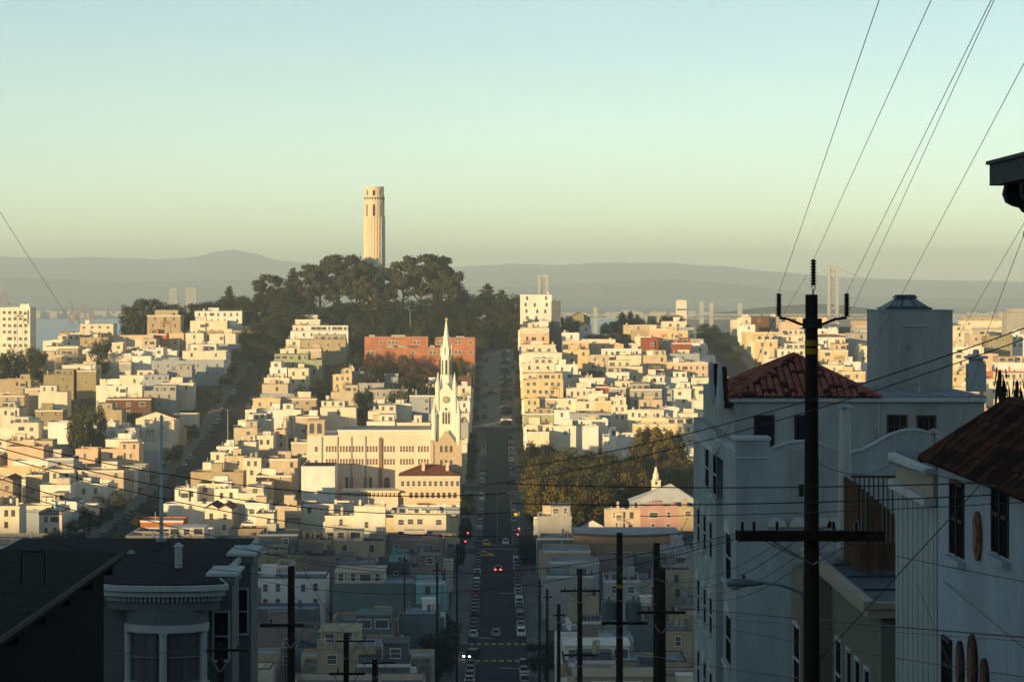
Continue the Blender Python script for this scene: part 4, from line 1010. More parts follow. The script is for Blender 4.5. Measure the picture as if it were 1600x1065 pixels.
cn = {}
def park(x, y, rz, where, group):
    colr = cr.choice(cc); k = (colr, where); cn[k] = cn.get(k, 0) + 1; v = cr.random() < .15
    k2 = (v,) + k; cn[k2] = cn.get(k2, 0) + 1
    car(x, y, rz, colr, '%s %s %s, %s such uphill' % (colr, 'van' if v else 'car', where, ordinal(cn[k2])), v, group=group)
def okay(y): return not any(abs(y-c) < 9.5 for c in CROSS)
for y0, y1, nm in ((528, 668, 'above the crosswalk'), (694, 826, 'beside the church block'), (850, 972, 'above the church')):
    y = y0
    while y < y1:
        if okay(y) and cr.random() < .93: park(-4.95, y, math.pi, 'at the left kerb ' + nm, 'cars parked along the straight street')
        if y0 > 600 and False: pass
        if okay(y) and cr.random() < .93: park(4.95, y+1, 0, 'at the right kerb ' + nm, 'cars parked along the straight street')
        y += 6.2
y = 996
while y < 1186:
    if okay(y) and cr.random() < .9: park(3.6 + cr.uniform(-.2, .2), y, R(90) if cr.random() < .7 else R(-90), 'nose to the right kerb on the steep block', 'cars parked square to the kerb')
    y += 3.3
for y in (1010, 1032, 1058, 1085, 1150, 1172):
    park(-4.9, y, math.pi, 'at the left kerb on the steep block', 'cars parked along the straight street')
for y in (448, 455, 462, 470, 478): park(4.95, y, 0, 'at the right kerb below the crosswalk', 'cars parked along the straight street'); park(-4.95, y+2, math.pi, 'at the left kerb below the crosswalk', 'cars parked along the straight street')
for y in range(560, 1180, 8):          # the side street on the left
    if cr.random() < .7: park(-105-4.5, y, math.pi, 'on the left of the dark side street', 'cars parked on the side street')
    if cr.random() < .7: park(-105+4.5, y+2, 0, 'on the right of the dark side street', 'cars parked on the side street')
ym = on_road(993); car(PX(775, ym), ym, math.pi, 'silver', 'silver car driving away uphill just past the yellow crosswalk')
ym = on_road(1028); car(PX(737, ym), ym, math.radians(-24), 'dark blue', 'dark van with headlights on turning at the yellow crosswalk', van=True, lit='head')
ym = on_road(892); car(PX(778, ym), ym, math.pi, 'black', 'dark car with red tail lights lit in the right lane', lit='tail')
ym = on_road(870); car(PX(758, ym), ym, math.radians(75), 'yellow', 'yellow taxi crossing the boulevard junction', taxi=True)
ym = on_road(852); car(PX(760, ym), ym, math.radians(5), 'yellow', 'yellow taxi facing the camera at the boulevard junction', taxi=True)
ym = on_road(852); car(PX(790, ym), ym+3, 0, 'white', 'white car waiting at the boulevard junction')
ym = on_road(745); car(PX(765, ym), ym, 0, 'black', 'black car coming down the middle of the street by the church')
ym = on_road(616); car(PX(769, ym), ym, math.radians(80), 'black', 'black car crossing the steep block below the hill')

# ---------------------------------------------------------------- traffic signals and lamp posts
SIGY = mat('signal_yellow', (.5,.38,.04), .6, .1)
REDL = emit('signal_red', (1, .05, .06), 7.0); AMBL = mat('signal_dark_lens', (.05,.03,.01), .4, 0)
def signal(px, py_red, Y, label, arm=0):
    x = PX(px, Y); z0 = g(x, Y) + .19; zr = PZ(py_red, Y) - z0
    root = thing('traffic_light', label, 'traffic light', (x, Y, z0), 'traffic lights at the boulevard')
    MB().lathe([(.14,0),(.09,.5),(.07,zr+.5)], k=8).build('pole', mat('signal_pole', (.10,.14,.13), .6, .1), root)
    MB().box(-.22, .22, -.30, -.08, zr-.85, zr+.3).build('housing', SIGY if arm else BLACKM, root)
    MB().lathe([(.16, 0), (.16, .03)], k=12).build('red_lens', REDL, root, (0, -.31, zr)).rotation_euler = (R(90), 0, 0)
    for dz in (-.36, -.70): MB().lathe([(.12, 0), (.12, .03)], k=12).build('dark_lens', AMBL, root, (0, -.31, zr+dz)).rotation_euler = (R(90), 0, 0)
    return root, zr
signal(731, 832, 672, 'traffic light showing red on the left of the boulevard junction')
signal(727, 845, 664, 'second traffic light showing red lower at the left junction corner')
r_, zr = signal(811, 825, 690, 'traffic light showing red on the right of the boulevard junction', 1)
MB().box(-.45, .45, -.06, -.02, zr+3.2, zr+4.1).build('warning_sign', mat('sign_yellow', (.65,.55,.02), .6, .1), r_, (-.9, 0, 0)); MB().box(-1.0, 0, -.03, .03, zr+3.6, zr+3.7).build('sign_bracket', BLACKM, r_)
MB().lathe([(.07, zr), (.06, zr+4.6)], k=8).build('upper_pole', METAL, r_)
signal(809, 834, 682, 'lower traffic light showing red on the right junction corner')
def lamp_post(px, pytop, Y, label, side=1):
    x = PX(px, Y); z0 = g(x, Y) + .19; h = PZ(pytop, Y) - z0
    root = thing('street_lamp', label, 'street lamp', (x, Y, z0), 'cobra-head street lamps')
    MB().lathe([(.15,0),(.08,h)], k=8).build('pole', METAL, root)
    MB().tube([(0,0,h-.1), (side*.8,0,h+.35), (side*2,0,h+.5)], .05, 6).build('arm', METAL, root)
    MB().box(side*2-.35, side*2+.35, -.15, .15, h+.42, h+.58).build('lamp_head', METAL, root)
lamp_post(356, 640, 905, 'pale street lamp on the right of the dark side street', -1)
lamp_post(961, 766, 702, 'thin street lamp in front of the golden square', 1)
lamp_post(641, 486, 1160, 'thin pale mast rising against the dark hill trees', 1)
# ---------------------------------------------------------------- suspension bridge, far towers, island
BRS = mat('bridge_steel', (.42,.42,.40), .6, .05, .02)
BY = 4300.0
br = thing('suspension_bridge', 'hazy grey suspension bridge with twin towers across the bay', 'bridge', (PX(1075, BY), BY, -88))
bz = br.location.z; bx = br.location.x
def bX(px): return PX(px, BY) - bx
def bZ(py): return PZ(py, BY) - bz
for px, pyt, w in ((848.5, 429, 16), (1301.5, 415, 17)):
    t = put(None, 'tower', br, (bX(px), 0, 0)); h = bZ(pyt); hw = w/2*BY/F
    for sx in (-1, 1): MB().loft([[(sx*(hw - 2.2)-2.4, -3, z), (sx*(hw-2.2)+2.4, -3, z), (sx*(hw-2.2)+2.4, 3, z), (sx*(hw-2.2)-2.4, 3, z)] for z in (0, h)]).build('leg', BRS, t)
    n = 7 if px > 1000 else 5; zb = bZ(486)
    for i in range(n):
        za, zc = zb + (h-4-zb)*i/n, zb + (h-4-zb)*(i+1)/n
        mb = MB(); mb.tube([(-hw+3, 0, za+1), (hw-3, 0, zc-1)], 1.1, 4); mb.tube([(hw-3, .5, za+1), (-hw+3, .5, zc-1)], 1.1, 4); mb.build('cross_brace', BRS, t)
    MB().box(-hw+1, hw-1, -2, 2, h-5, h-1).build('top_strut', BRS, t)
mb = MB(); mb.box(bX(700), bX(2000), -9, 9, bZ(492), bZ(490.5)); mb.box(bX(700), bX(2000), -9, 9, bZ(498), bZ(496.8))
for i in range(130):
    px = 700 + i*10; mb.tube([(bX(px), -9.2, bZ(497)), (bX(px+5), -9.2, bZ(491))], .7, 4); mb.tube([(bX(px+5), -9.2, bZ(491)), (bX(px+10), -9.2, bZ(497))], .7, 4)
mb.build('deck_truss', BRS, br)
def cable(pa, ya, pb_, yb, sag):
    pts = [(bX(pa + (pb_-pa)*i/24), 0, bZ(ya + (yb-ya)*i/24 + sag*4*(i/24)*(1-i/24))) for i in range(25)]
    return MB().tube(pts, .45, 4).build('main_cable', BRS, br)
cable(848.5, 429, 1075, 470, 18); cable(1301.5, 415, 1075, 470, 18); cable(1301.5, 415, 1620, 480, 22); cable(848.5, 429, 700, 480, 8)
for px, pyt in ((1096, 471), (1111, 473), (1156, 473), (930, 480)): MB().box(bX(px)-3.2, bX(px)+3.2, -8, 8, 0, bZ(pyt)).build('pier', BRS, br)
FARW = mat('far_white', (.80,.76,.66), .8, .05, .02); FARG = mat('far_concrete', (.42,.38,.34), .85, .1, .02)
def far_block(name, label, px0, px1, pyt, Y, m, extra=None):
    z0 = -87.0 if Y > 1900 else g(PX((px0+px1)/2, Y), Y)
    root = thing(name, label, 'building', (PX((px0+px1)/2, Y), Y, z0)); hw = (px1-px0)/2*Y/F; h = PZ(pyt, Y) - z0
    MB().box(-hw, hw, 0, 2*hw, -1, h).build('wall', m, root)
    MB().box(-hw*.6, hw*.6, hw*.4, hw*1.6, h, h+hw*.25).build('roof_plant', FARG, root)
    n = max(2, int(h/9)); wm = MB().box(-hw*.92, hw*.92, -.25, -.02, 0, 1.6).mesh('window_band', mat('far_glass', (.12,.14,.16), .3, 0))
    for i in range(1, n): put(wm, 'window_band', root, (0, 0, h*i/n))
far_block('tower_block', 'left of two hazy pale towers across the bay', 264, 277, 452, 7600, FARG)
far_block('tower_block', 'right of two hazy pale towers across the bay', 290, 307, 451, 7600, FARG)
far_block('waterfront_block', 'bright white block catching the sun by the far bridge deck', 1057, 1073, 469, 2400, FARW)
far_block('waterfront_block', 'low hazy block left of the bright white block', 1008, 1050, 492, 2500, FARG)
far_block('waterfront_block', 'pale slab beyond the chimney on the far right', 1572, 1612, 487, 2000, FARW)
isl = MB()
for i in range(25):
    u = i/24; hgt = PZ(473 + 16*abs(u-.55)*2, 4700) + 88
    for j in range(5):
        v = j/4; isl.v.append((PX(960 + 620*u, 4700), 4700 + 300*v, -90 + hgt*math.sin(math.pi*v)*math.sin(math.pi*min(1, max(0, u)))**.6))
for i in range(24):
    for j in range(4):
        a = i*5+j; isl.f.append((a, a+5, a+6, a+1)); isl.m.append(0)
struct(isl.build('island_hill', HILL, smooth=True))
RUST = mat('crane_red', (.32,.12,.08), .7, .1)
def crane(px, pyt, Y, label):
    h = PZ(pyt, Y) + 88; root = thing('harbour_crane', label, 'crane', (PX(px, Y), Y, -88), 'harbour cranes')
    w = h*.17
    for sx in (-1, 1):
        for sy in (-1, 1): MB().box(sx*w-1.2, sx*w+1.2, sy*w-1.2, sy*w+1.2, 0, h*.62).build('leg', RUST, root)
    MB().box(-w*1.3, w*1.3, -w*1.2, w*1.2, h*.58, h*.66).build('portal', RUST, root)
    MB().tube([(-w, 0, h*.62), (w*.6, 0, h)], 1.6, 4).build('boom', RUST, root); MB().tube([(w, 0, h*.62), (w*.6, 0, h)], 1.4, 4).build('mast', RUST, root)
for i, (px, py) in enumerate(((112, 484), (128, 475), (144, 487), (3, 455))): crane(px, py, 6400, ['red harbour crane leftmost of three over the water', 'red harbour crane tallest of three over the water', 'red harbour crane nearest the wooded ridge', 'red harbour crane above the tall ivory block'][i])
shr = random.Random(9)
shm = MB()
for i in range(260):
    px = shr.uniform(40, 1620); w = shr.uniform(8, 40); h = shr.uniform(4, 20); Y = shr.uniform(7320, 7900); x = PX(px, Y)
    shm.box(x, x+w, Y, Y+30, -87, -86+h)
sm_ = struct(shm.build('far_waterfront', FARG), 'stuff'); sm_['label'] = 'hazy low waterfront buildings along the far shore'; sm_['category'] = 'buildings'
# ---------------------------------------------------------------- air
hm = bpy.data.materials.new('haze_air'); hm.use_nodes = True; t = hm.node_tree
t.nodes.remove(t.nodes['Principled BSDF']); pv = t.nodes.new('ShaderNodeVolumePrincipled')
pv.inputs['Color'].default_value = (.72, .90, 1.0, 1); pv.inputs['Density'].default_value = 1.2e-4; pv.inputs['Anisotropy'].default_value = 0.0
t.links.new(pv.outputs[0], t.nodes['Material Output'].inputs['Volume'])
hz_ = struct(MB().box(-11500, 11500, -700, 22500, -93, 288).build('haze', hm), 'stuff'); hz_['label'] = 'pale evening haze over the bay and hills'; hz_['category'] = 'haze'
# ---------------------------------------------------------------- near houses, right side
FX = 10.5
STU = mat('near_blue_grey_stucco', (.34,.41,.43), .9, .16, .7, .35, streak=.25)
STU2 = mat('near_grey_stucco', (.33,.365,.36), .9, .15, .8, .3, streak=.25)
COPE = mat('near_coping', (.45,.50,.51), .8, .08, 1)
TAUPE = mat('near_taupe', (.19,.19,.155), .9, .10, .5, .2)
PALEB = mat('near_pale_blue', (.37,.45,.52), .9, .14, .8, .3, streak=.25)
CREAMN = mat('near_cream', (.34,.31,.25), .85, .08, 1)
WHITEN = mat('near_white_trim', (.48,.53,.55), .75, .06, 1.5)
ROOFB = mat('near_roof_membrane', (.055,.075,.10), .7, .25, .8)
CLAY = mat('clay_tile', (.33,.10,.065), .85, .45, 1.4, .2, coord='Generated')
CLAYD = mat('clay_tile_dark', (.065,.028,.022), .9, .5, 1.4, .2, coord='Generated')
DARKW = mat('dark_oxblood_frame', (.035,.012,.012), .7, .1)
NGL = mat('near_glass', (.016,.019,.022), .5, 0, spec=0.0)
BROWNW = mat('brown_boards', (.11,.066,.044), .9, .3, 2.5, streak=.1)

def fac_window(root, yc, z0, w, h, x=None, frame=WHITEN, hood=False, sill=True, name='window', arch=False, ox=0, oy=0, oz=0, dp=.08):
    """window on a street front facing left (-x)"""
    wn = put(None, name, root, ((FX if x is None else x) - ox, yc - oy, z0 - oz)); t = .09
    mb = MB()
    mb.box(-dp*.3, -.003, -w/2-t, -w/2, 0, h); mb.box(-dp, -.003, w/2, w/2+t, 0, h); mb.box(-dp, -.003, -w/2-t, w/2+t, h, h+t)
    mb.box(-dp*.75, -.003, -w/2, w/2, h*.5-.04, h*.5+.04)
    mb.build('frame', frame, wn)
    MB().quad((-dp*.4, -w/2, 0), (-dp*.4, -w/2, h), (-dp*.4, w/2, h), (-dp*.4, w/2, 0)).build('pane', NGL, wn)
    if sill: MB().box(-.22, -.003, -w/2-.18, w/2+.18, -.14, 0).build('sill', frame if frame != DARKW else PALEB, wn)
    if hood:
        k = 10; pts = [((w/2+.12)*math.cos(math.pi*i/k), h+t + .55*math.sin(math.pi*i/k)) for i in range(k+1)]
        MB().poly_x(pts, -.12, -.004).build('arched_hood', WHITEN, wn)
    return wn
def cam_window(root, x, y, z0, w, h, frame=WHITEN, cols=1, rows=2, name='window'):
    """window on a wall facing the camera (local coordinates)"""
    wn = put(None, name, root, (x, y, z0)); t = .08; mb = MB()
    mb.box(-w/2-t, w/2+t, -.07, -.003, h, h+t); mb.box(-w/2-t, -w/2, -.07, -.003, 0, h); mb.box(w/2, w/2+t, -.07, -.003, 0, h); mb.box(-w/2-t, w/2+t, -.12, -.003, -t, 0)
    for i in range(1, cols): u = -w/2 + w*i/cols; mb.box(u-.025, u+.025, -.05, -.021, 0, h)
    for j in range(1, rows): v = h*j/rows; mb.box(-w/2, w/2, -.055, -.021, v-.025, v+.025)
    mb.build('frame', frame, wn)
    MB().quad((-w/2, -.02, 0), (w/2, -.02, 0), (w/2, -.02, h), (-w/2, -.02, h)).build('pane', NGL, wn)
    return wn

# stucco apartment house with red tile roof
A0 = 112.0
zg = g(15, A0) - 1
apt = thing('stucco_apartment_house', 'blue-grey stucco house with red tile hip roof and rooftop tower', 'house', (0, A0, zg))
def ax(px, Y=A0): return PX(px, Y)
def az(py, Y=A0): return PZ(py, Y) - zg
ZT = -8.0 - zg
prof = [(1203,703),(1212,699),(1222,695.5),(1234,692.5),(1246,691),(1258,690.5),(1270,691.5),(1284,694.5),(1298,700),(1312,708),(1330,708),(1350,703),(1372,691),(1392,680),(1415,673),(1440,673),(1462,681),(1480,694)]
pts = [(ax(1150), 0), (ax(1480), 0)] + [(ax(a), az(b)) for a, b in reversed(prof)] + [(ax(1203), az(688)), (ax(1150), az(688))]
MB().poly_y(pts, 0, .35).build('side_wall', STU, apt)
MB().box(FX, ax(1480), .351, 7, 0, ZT).build('lower_block', STU, apt)
MB().box(FX, FX+.35, .351, 11, ZT, -7.2-zg).build('terrace_parapet', STU, apt)
MB().box(FX-.06, FX+.41, .36, 11, -7.2-zg, -7.1-zg).build('parapet_coping', COPE, apt)
MB().box(ax(1149)-.05, ax(1204.5), -.07, 1.6, az(688), az(683)).build('pier_cap', COPE, apt)
MB().box(ax(1150), ax(1203), .351, 1.5, ZT, az(688)).build('corner_pier', STU, apt)
MB().box(ax(1150)-.02, ax(1203)+.02, -.05, -.003, az(716), az(713.5)).build('string_course', COPE, apt)
mb = MB()
for (a, b), (c, d) in zip(prof, prof[1:]):
    mb.loft([[(ax(p), -.06, az(q)), (ax(p), .42, az(q)), (ax(p), .42, az(q)+.09), (ax(p), -.06, az(q)+.09)] for p, q in ((a, b), (c, d))])
mb.build('curved_coping', COPE, apt)
for a, b in ((1236, 1262), (1286, 1318)):       # shallow buttress bands on the side wall
    MB().box(ax(a), ax(b), -.10, -.003, 0, az(702)).build('wall_band', STU2, apt)
for px in (1213, 1248, 1285, 1306): MB().poly_y([(ax(px)+.42*math.cos(math.pi*i/10), az(822)+.42*math.sin(math.pi*i/10)) for i in range(11)], -.25, -.11).build('lunette', COPE, apt)
U0 = 119.0; uy = U0 - A0
zE = PZ(622, U0) - zg
MB().box(FX+.52, ax(1538, U0), uy, uy+18, 0, zE).build('upper_storey', STU2, apt)
MB().box(FX+.3, ax(1540, U0), uy-.22, uy-.003, zE-.16, zE+.04).build('gutter', COPE, apt)
for px, w, py0, py1 in ((1194, 32, 705, 648), (1252, 22, 705, 648)):
    wn = put(None, 'terrace_door', apt, (ax(px, U0), uy, PZ(py0, U0)-zg)); ww = w*U0/F; hh = (py0-py1)*U0/F
    MB().box(-ww/2, ww/2, -.05, -.004, 0, hh).build('frame', DARKW, wn); MB().box(-ww/2+.1, ww/2-.1, -.07, -.05, .1, hh-.1).build('pane', NGL, wn)
cam_window(apt, ax(1401.5, U0), uy, PZ(682, U0)-zg, .80, .95, BROWNW, 3, 2); cam_window(apt, ax(1447, U0), uy, PZ(671, U0)-zg, .74, .60, BROWNW, 3, 1)
MB().box(ax(1373, U0)-.03, ax(1373, U0)+.03, uy-.08, uy-.004, PZ(690, U0)-zg, zE-.2).build('downpipe', COPE, apt)
MB().box(ax(1369, U0), ax(1379, U0), uy-.2, uy-.004, PZ(688, U0)-zg, PZ(676, U0)-zg).build('meter_box', METAL, apt)
# hip roof with separate tiles
hx0, hx1, hy0, hy1 = FX+.28, ax(1374, U0), uy-.35, uy+10.6; zz0 = zE+.05
apx, apy, apz = ax(1240, 124.2), 124.2 - A0, PZ(555, 124.2) - zg
rf = MB(); A, B, Cc, D = (hx0, hy0, zz0), (hx1, hy0, zz0), (hx1, hy1, zz0), (hx0, hy1, zz0); AP = (apx, apy, apz)
for p, q in ((A, B), (B, Cc), (Cc, D), (D, A)): rf.tri(p, q, AP)
rf.quad(D, Cc, B, A)
roof_o = rf.build('tile_roof', CLAYD, apt)
tm = MB(); k = 5; tw, tl = .15, .62
ring0 = [(tw*math.cos(math.pi*i/k), 0, .085*math.sin(math.pi*i/k)+.02) for i in range(k+1)]; ring1 = [(tw*.82*math.cos(math.pi*i/k), tl, .07*math.sin(math.pi*i/k)+.0) for i in range(k+1)]
tm.loft([ring0, ring1], cap=False, close=False); tm.loft([ring0, [(x*.8, y, z-.03) for x, y, z in ring0]], cap=False, close=False)
TILES = [tm.mesh('tile', CLAY), tm.mesh('tile', mat('clay_tile_pale', (.38,.15,.10), .85, .4, 1.5, .2, coord='Generated')), tm.mesh('tile', CLAYD)]
TILES_D = [TILES[2], tm.mesh('tile', mat('clay_tile_sooty', (.035,.018,.016), .9, .4, 1.5, .2, coord='Generated')), tm.mesh('tile', mat('clay_tile_worn', (.105,.046,.034), .9, .4, 1.5, .2, coord='Generated'))]
tlr = random.Random(3); ntile = 0
def tile_face(P0, P1, PA, cols, name='tile', parent=roof_o, rows=None):
    global ntile
    P0, P1, PA = Vector(P0), Vector(P1), Vector(PA); e = (P1-P0); ln = e.length; e.normalize()
    foot = P0 + e*((PA-P0).dot(e)); up = PA - foot; sl = up.length; up.normalize(); nrm = e.cross(up).normalized()
    M = Matrix((e, up, nrm)).transposed().to_euler()
    n = int(sl/.50); w = ln/cols
    for r in range(n):
        v = r*.50; f = 1 - v/sl
        for c in range(cols):
            u = (c+.5)*w; uc = (PA-P0).dot(e)
            lo, hi = uc*(v/sl) + .05, ln - (ln-uc)*(v/sl) - .05
            if not lo < u < hi: continue
            o = put(TILES[tlr.choice((0,0,0,1,2))], name, parent, P0 + e*u + up*(v + tlr.uniform(-.02, .02)) + nrm*(.012 + .012*(r % 2)))
            o.rotation_euler = M; ntile += 1
tile_face(A, B, AP, 22); tile_face(D, A, AP, 28)
for p in (A, B, D): 
    MB().tube([Vector(p) + Vector((0,0,.05)), Vector(AP) + Vector((0,0,.06))], .11, 6).build('ridge_tile', CLAY, roof_o)
# flat roof to the right, tower with skylight, chimney
MB().box(hx1+.02, ax(1540, U0), uy-.2, uy+17.5, zE+.041, zE+.12).build('flat_roof', mat('near_roof_grey', (.20,.25,.29), .7, .15, .8), apt)
for px in (1420, 1470, 1515): MB().box(ax(px, 121)-.02, ax(px, 121)+.02, uy, uy+8, zE+.12, zE+.15).build('roof_seam', COPE, apt)
K0 = 127.0; ky = K0 - A0
MB().box(ax(1371, K0), ax(1488.5, K0), ky, ky+3.6, zE+.12, PZ(485.5, K0)-zg).build('tower', STU2, apt)
MB().box(ax(1371, K0)-.05, ax(1488.5, K0)+.05, ky-.05, ky+3.65, PZ(485.5, K0)-zg, PZ(484, K0)-zg).build('tower_coping', STU, apt)
MB().box(ax(1413, K0), ax(1448, K0), ky-.08, ky-.003, PZ(510, K0)-zg, PZ(508, K0)-zg).build('vent_slot', COPE, apt)
MB().box(ax(1416.5, K0), ax(1419, K0), ky-.07, ky-.003, PZ(552, K0)-zg, PZ(538, K0)-zg).build('conduit', METAL, apt)
MB().box(ax(1404, 126.9), ax(1407, 126.9), ky-.05, ky-.003, PZ(600, K0)-zg, PZ(545, K0)-zg).build('conduit', STU, apt)
sk = put(None, 'skylight', apt, (0, 0, 0)); zs0, zs1 = PZ(484, K0)-zg, PZ(466, K0)-zg
a0, a1, b0, b1 = ax(1388, K0), ax(1456, K0), ax(1409, K0), ax(1437, K0); y0_, y1_ = ky+.5, ky+3.1
lo = [(a0, y0_, zs0+.1), (a1, y0_, zs0+.1), (a1, y1_, zs0+.1), (a0, y1_, zs0+.1)]; hi = [(b0, y0_+.9, zs1), (b1, y0_+.9, zs1), (b1, y1_-.9, zs1), (b0, y1_-.9, zs1)]
SKM = mat('skylight_metal', (.07,.10,.125), .5, .15, 2, metal=.3)
mb = MB(); mb.loft([lo, hi]); mb.box(a0-.08, a1+.08, y0_-.08, y1_+.08, zs0+.001, zs0+.12); mb.build('frame', SKM, sk)
for u0, u1 in ((.06, .30), (.36, .66), (.72, .94)):
    def mixp(u, v): 
        p = Vector(lo[0]).lerp(Vector(lo[1]), u); q = Vector(hi[0]).lerp(Vector(hi[1]), u); return p.lerp(q, v) + Vector((0, -.012, .012))
    MB().quad(mixp(u0, .15), mixp(u1, .15), mixp(u1, .88), mixp(u0, .88)).build('pane', mat('skylight_glass', (.16,.20,.23), .2, 0, spec=.5), sk)
MB().box(b0-.1, b1+.1, y0_+.8, y1_-.8, zs1, zs1+.1).box(b0-.02, b1+.02, y0_+.9, y1_-.9, zs1+.1, zs1+.18).build('cap', SKM, sk)
ch = put(None, 'chimney', apt, (ax(1525, 124), 124-A0, 0))
MB().box(-.42, .42, -.4, .4, zE+.12, PZ(568, 124)-zg).build('stack', STU, ch); MB().box(-.3, .3, -.3, .3, PZ(568, 124)-zg, PZ(560, 124)-zg).build('neck', STU, ch); MB().box(-.5, .5, -.48, .48, PZ(560, 124)-zg, PZ(556, 124)-zg).build('cap', COPE, ch); MB().lathe([(.18, PZ(556,124)-zg), (.14, PZ(546,124)-zg)], k=8).build('pot', METAL, ch)
MB().lathe([(.18, zE+.12), (.18, zE+.5), (.26, zE+.52), (.05, zE+.7)], ax(1432, 122), 10, 10).build('roof_vent', METAL, apt)
# scroll gables over the street front
for yc in (8.6, 13.4):
    o_ = [(-1.5, 0), (1.5, 0), (1.5, .35), (1.1, .45), (.95, .9), (.55, 1.05), (.4, 1.7), (0, 2.0), (-.4, 1.7), (-.55, 1.05), (-.95, .9), (-1.1, .45), (-1.5, .35)]
    MB().poly_x([(yc+y, zE-.5+z) for y, z in o_], FX-.10, FX+.06).build('scroll_gable', STU, apt)
    MB().poly_x([(yc+y*.9, zE-.5+z*.96) for y, z in o_], FX+.061, FX+.30).build('gable_backing', CLAYD, apt)
for yc, w in ((11.5, 1.9), (16, 1.9)): fac_window(apt, yc+A0, -9.9, w, 1.85, hood=True, oy=A0, oz=zg, dp=.03)
for z in (-13.2, -16.9, -20.6, -24.3, -28):
    for yc in (21.5, 17.5, 13.8): fac_window(apt, yc+A0, z, 1.3, 1.7, hood=True, oy=A0, oz=zg, dp=.03)
    fac_window(apt, 4.2+A0, z-.05, 2.4, 2.1, hood=True, oy=A0, oz=zg, dp=.03)
MB().box(FX-.35, FX-.003, 9, 20, -7.75-zg, -7.5-zg).build('window_cornice', WHITEN, apt); MB().box(FX, FX+.515, 11.01, 25, 0, -6.9-zg).build('street_front', STU, apt)

# taupe house with cream eaves
B0 = 70.0; zg2 = g(15, B0) - 1
tp = thing('taupe_house', 'taupe house with cream eaves and flat blue-grey roof behind the pole', 'house', (0, B0, zg2))
ZR = -8.62 - zg2
MB().box(FX, 22, 0, 13.8, 0, ZR-.35).build('wall', TAUPE, tp)
MB().box(12.0, 22, -1.6, -.003, 0, ZR-.9).build('front_bay', TAUPE, tp)
MB().box(FX-.42, 22.2, -.35, 14.1, ZR-.35, ZR-.1).build('eave_soffit', CREAMN, tp)
MB().box(FX-.55, FX-.25, -.45, 14.2, ZR-.1, ZR+.12).build('eave_fascia', CREAMN, tp); MB().box(FX-.24, 22.3, -.45, -.2, ZR-.1, ZR+.08).build('front_fascia', CREAMN, tp)
MB().box(FX-.24, 22.2, -.19, 14.1, ZR-.099, ZR-.02).build('roof', ROOFB, tp)
for y in (3.2, 6.5, 9.8): MB().box(FX, 22, y, y+.06, ZR-.02, ZR+.04).build('roof_seam', mat('roof_seam_dark', (.03,.045,.06), .7, .1), tp)
for y0, w in ((1.5, .7), (3.4, .7), (5.2, .7), (7.6, 1.0)):
    for z in (-12.9, -16.4, -20): fac_window(tp, B0+y0+1, z, w, 2.1, oy=B0, oz=zg2)
mb = MB(); mb.box(FX-.9, FX-.003, 10.4, 13.4, 0, ZR-.36); mb.build('street_bay', TAUPE, tp)
for z in (-12.9, -16.4): fac_window(tp, B0+11.9, z, 1.3, 2.1, x=FX-.9, oy=B0, oz=zg2)
cam_window(tp, 12.9, -1.61, -13.6-zg2, .8, 1.5, WHITEN, 2, 2)
fl_ = thing('flue_pipe', 'tall tapered grey flue with conical blue cap on the taupe house roof', 'flue', (PX(1320, 81.5), 81.5, -8.64))
MB().lathe([(.27, 0), (.25, .5), (.20, 2.6), (.165, PZ(641, 81.5)+8.64)], k=14).build('pipe', mat('flue_grey', (.40,.43,.42), .6, .12, 3), fl_, smooth=True)
MB().lathe([(.05, PZ(641, 81.5)+8.60), (.05, PZ(636, 81.5)+8.64), (.27, PZ(636, 81.5)+8.64), (.27, PZ(635.5, 81.5)+8.65), (.06, PZ(631, 81.5)+8.64)], k=14).build('cap', mat('cap_blue_metal', (.20,.34,.42), .4, .1, metal=.4), fl_)
# brown slatted roof deck
dk = thing('roof_deck', 'dark brown slatted wooden stair deck on the taupe house roof', 'deck', (0, 78.0, -8.64))
x0, x1 = PX(1343, 78), PX(1408, 78); zt = PZ(757, 78) + 8.64
for i in range(11):
    x = x0 + (x1-x0)*i/10; MB().box(x-.06, x+.045, -.03, .03, .02, zt - (zt*.42)*(i/10)).build('board', BROWNW, dk)
for i in range(12):
    y = .1 + i*.3; MB().box(x0-.03, x0+.03, y, y+.22, .02, zt).build('board', BROWNW, dk)
MB().box(x0-.05, x1+.5, 3.6, 3.66, .02, zt*.2).build('back_rail', BROWNW, dk); MB().box(x0-.06, x1+.45, 3.6, 3.7, zt-.06, zt+.02).build('hand_rail', BROWNW, dk)
for i in range(12): x = x0 + .05 + i*.15; MB().box(x, x+.04, 3.62, 3.66, zt*.2, zt-.06).build('baluster', BROWNW, dk)
MB().box(x1+.3, x1+.42, -.1, .02, .02, zt*.9).build('post', BROWNW, dk)
# cream-corniced white house
C0 = 61.2; zg3 = g(15, C0) - 1
wh_ = thing('white_house', 'narrow white boarded house with cream curved cornice beside the pale blue house', 'house', (0, C0, zg3))
MB().box(FX, 22, 0, 6.3, 0, -4.95-zg3).build('wall', mat('near_white_boards', (.36,.42,.43), .85, .08, 1), wh_)
mb = MB(); n = 10
ring = [(FX-.30, 0)] + [(FX-.30, 5.6)] + [(FX-.30 + .9*(1-math.cos(math.pi/2*i/n)), 5.6 + .9*math.sin(math.pi/2*i/n)) for i in range(1, n+1)] + [(22, 6.5), (22, 0)]
ring2 = [(x+.22 if x < 12 else x, y) for x, y in ring]
for nm, za, zb_, rg, m in (('lower_cornice', -5.2, -5.0, ring, WHITEN), ('frieze', -5.0, -4.45, ring2, CREAMN), ('upper_cornice', -4.45, -4.32, ring, WHITEN)):
    MB().loft([[(x, y, z-zg3) for x, y in reversed(rg)] for z in (zb_, za)]).build(nm, m, wh_)
